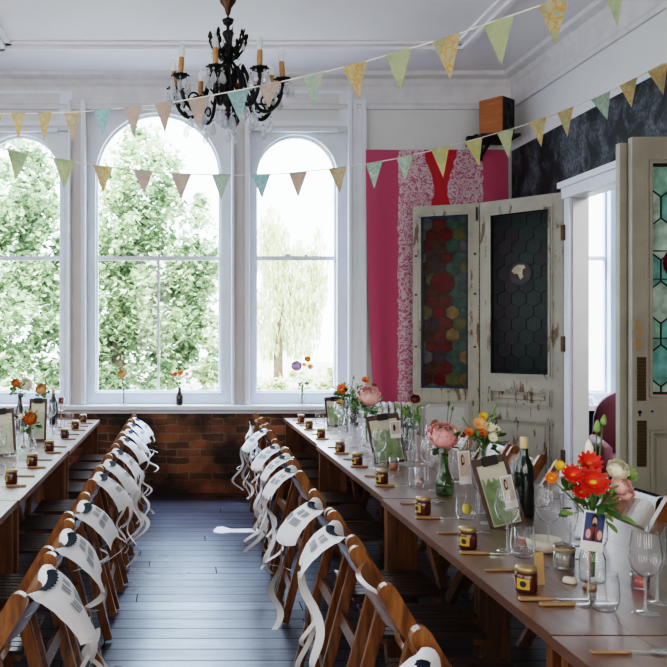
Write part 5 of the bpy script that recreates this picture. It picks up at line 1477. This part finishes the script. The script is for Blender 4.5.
tree('pale shrub low behind the right end of the sill', b0, off([bl(300, 385, 19, 40, 14), bl(330, 380, 19, 20, 16), bl(215, 375, 19, 20, 22), bl(262, 388, 19, 20, 12)], b0), 3600, M['foliage_pale'], .08, 4)
t = thing('garden_house', 'small white house with grey gabled roof behind the willow', 'house', (px_x(270, 40), 40, -.5))
bm = NB(); box(bm, (0, 0, .9), (1.9, 2.5, 1.8)); obj('wall', bm, M['house_wall'], t)
bm = NB(); plate(bm, [(-1.2, 1.7), (1.2, 1.7), (.1, 2.75), (-.4, 2.75)], (), -1.5, 1.5); obj('roof', bm, M['roof'], t)

bm = NB(); box(bm, (7.6, 13, 2.4), (5.4, .3, 6)); o = obj('backdrop_wall', bm, M['house_wall']); tag(o, 'added pale backdrop wall, for blown-out white outside the window of the room beyond the doors', 'wall')  # wall added so the view through that window reads blown out to white
# ------------------------------------------------------------------ light
w = bpy.data.worlds.new('sky'); scene.world = w; w.use_nodes = True
bg = w.node_tree.nodes['Background']; bg.inputs['Color'].default_value = (.78, .89, 1, 1); bg.inputs['Strength'].default_value = 8
sun_d = bpy.data.lights.new('sun', 'SUN'); sun_d.energy = 7; sun_d.angle = .02; sun_d.color = (1, .95, .85)
sun = bpy.data.objects.new('sun', sun_d); COL.objects.link(sun); sun.rotation_euler = (math.radians(42), 0, math.radians(-28))
def area(name, loc, rot, sx, sy, power, col=(1, 1, 1), portal=False):
    d = bpy.data.lights.new(name, 'AREA'); d.shape = 'RECTANGLE'; d.size = sx; d.size_y = sy; d.energy = power; d.color = col
    o = bpy.data.objects.new(name, d); COL.objects.link(o); o.location = loc; o.rotation_euler = rot
    if portal: d.cycles.is_portal = True
    return o
for cx, hf, x0, x1, zt in W:
    area('window_portal', (cx, YW+.27, (ZG+SPR+hf)/2), (-PI/2, 0, 0), hf*2+.1, SPR+hf-ZG+.1, 1, portal=True)
# added fill lamps, shaped like windows assumed behind the camera and to its left
for xw in (-2.2, -.6, 1.0, 2.6):
    area('rear_fill_light', (xw, -2.4, 2.3), (math.radians(84), 0, 0), .75, 2.3, 34, (1, .96, .90))
for yw in (.2, 2.4, 4.6):
    area('side_fill_light', (-4.05, yw, 2.3), (0, math.radians(-86), 0), 2.3, .8, 36, (.90, .95, 1))
area('outside_sheen_light', (.3, 9.6, 6.2), (math.radians(-52), 0, 0), 9, 2.2, 2200, (.42, .64, 1))  # added lamp outside above the windows, for blue sheen on floor and tabletops
area('other_room_fill', (5.2, 5.6, 3.4), (0, math.radians(25), 0), 1.5, 2.5, 160, (.92, .96, 1))  # added fill lamp, brightens the room beyond the doorway

scene.view_settings.view_transform = 'Filmic'
scene.view_settings.look = 'High Contrast'
scene.view_settings.exposure = 0.2
cy = scene.cycles
cy.max_bounces = 10; cy.diffuse_bounces = 5; cy.glossy_bounces = 4; cy.transmission_bounces = 8; cy.transparent_max_bounces = 40
cy.caustics_reflective = False; cy.caustics_refractive = False
cy.use_denoising = True
cy.sample_clamp_indirect = 6
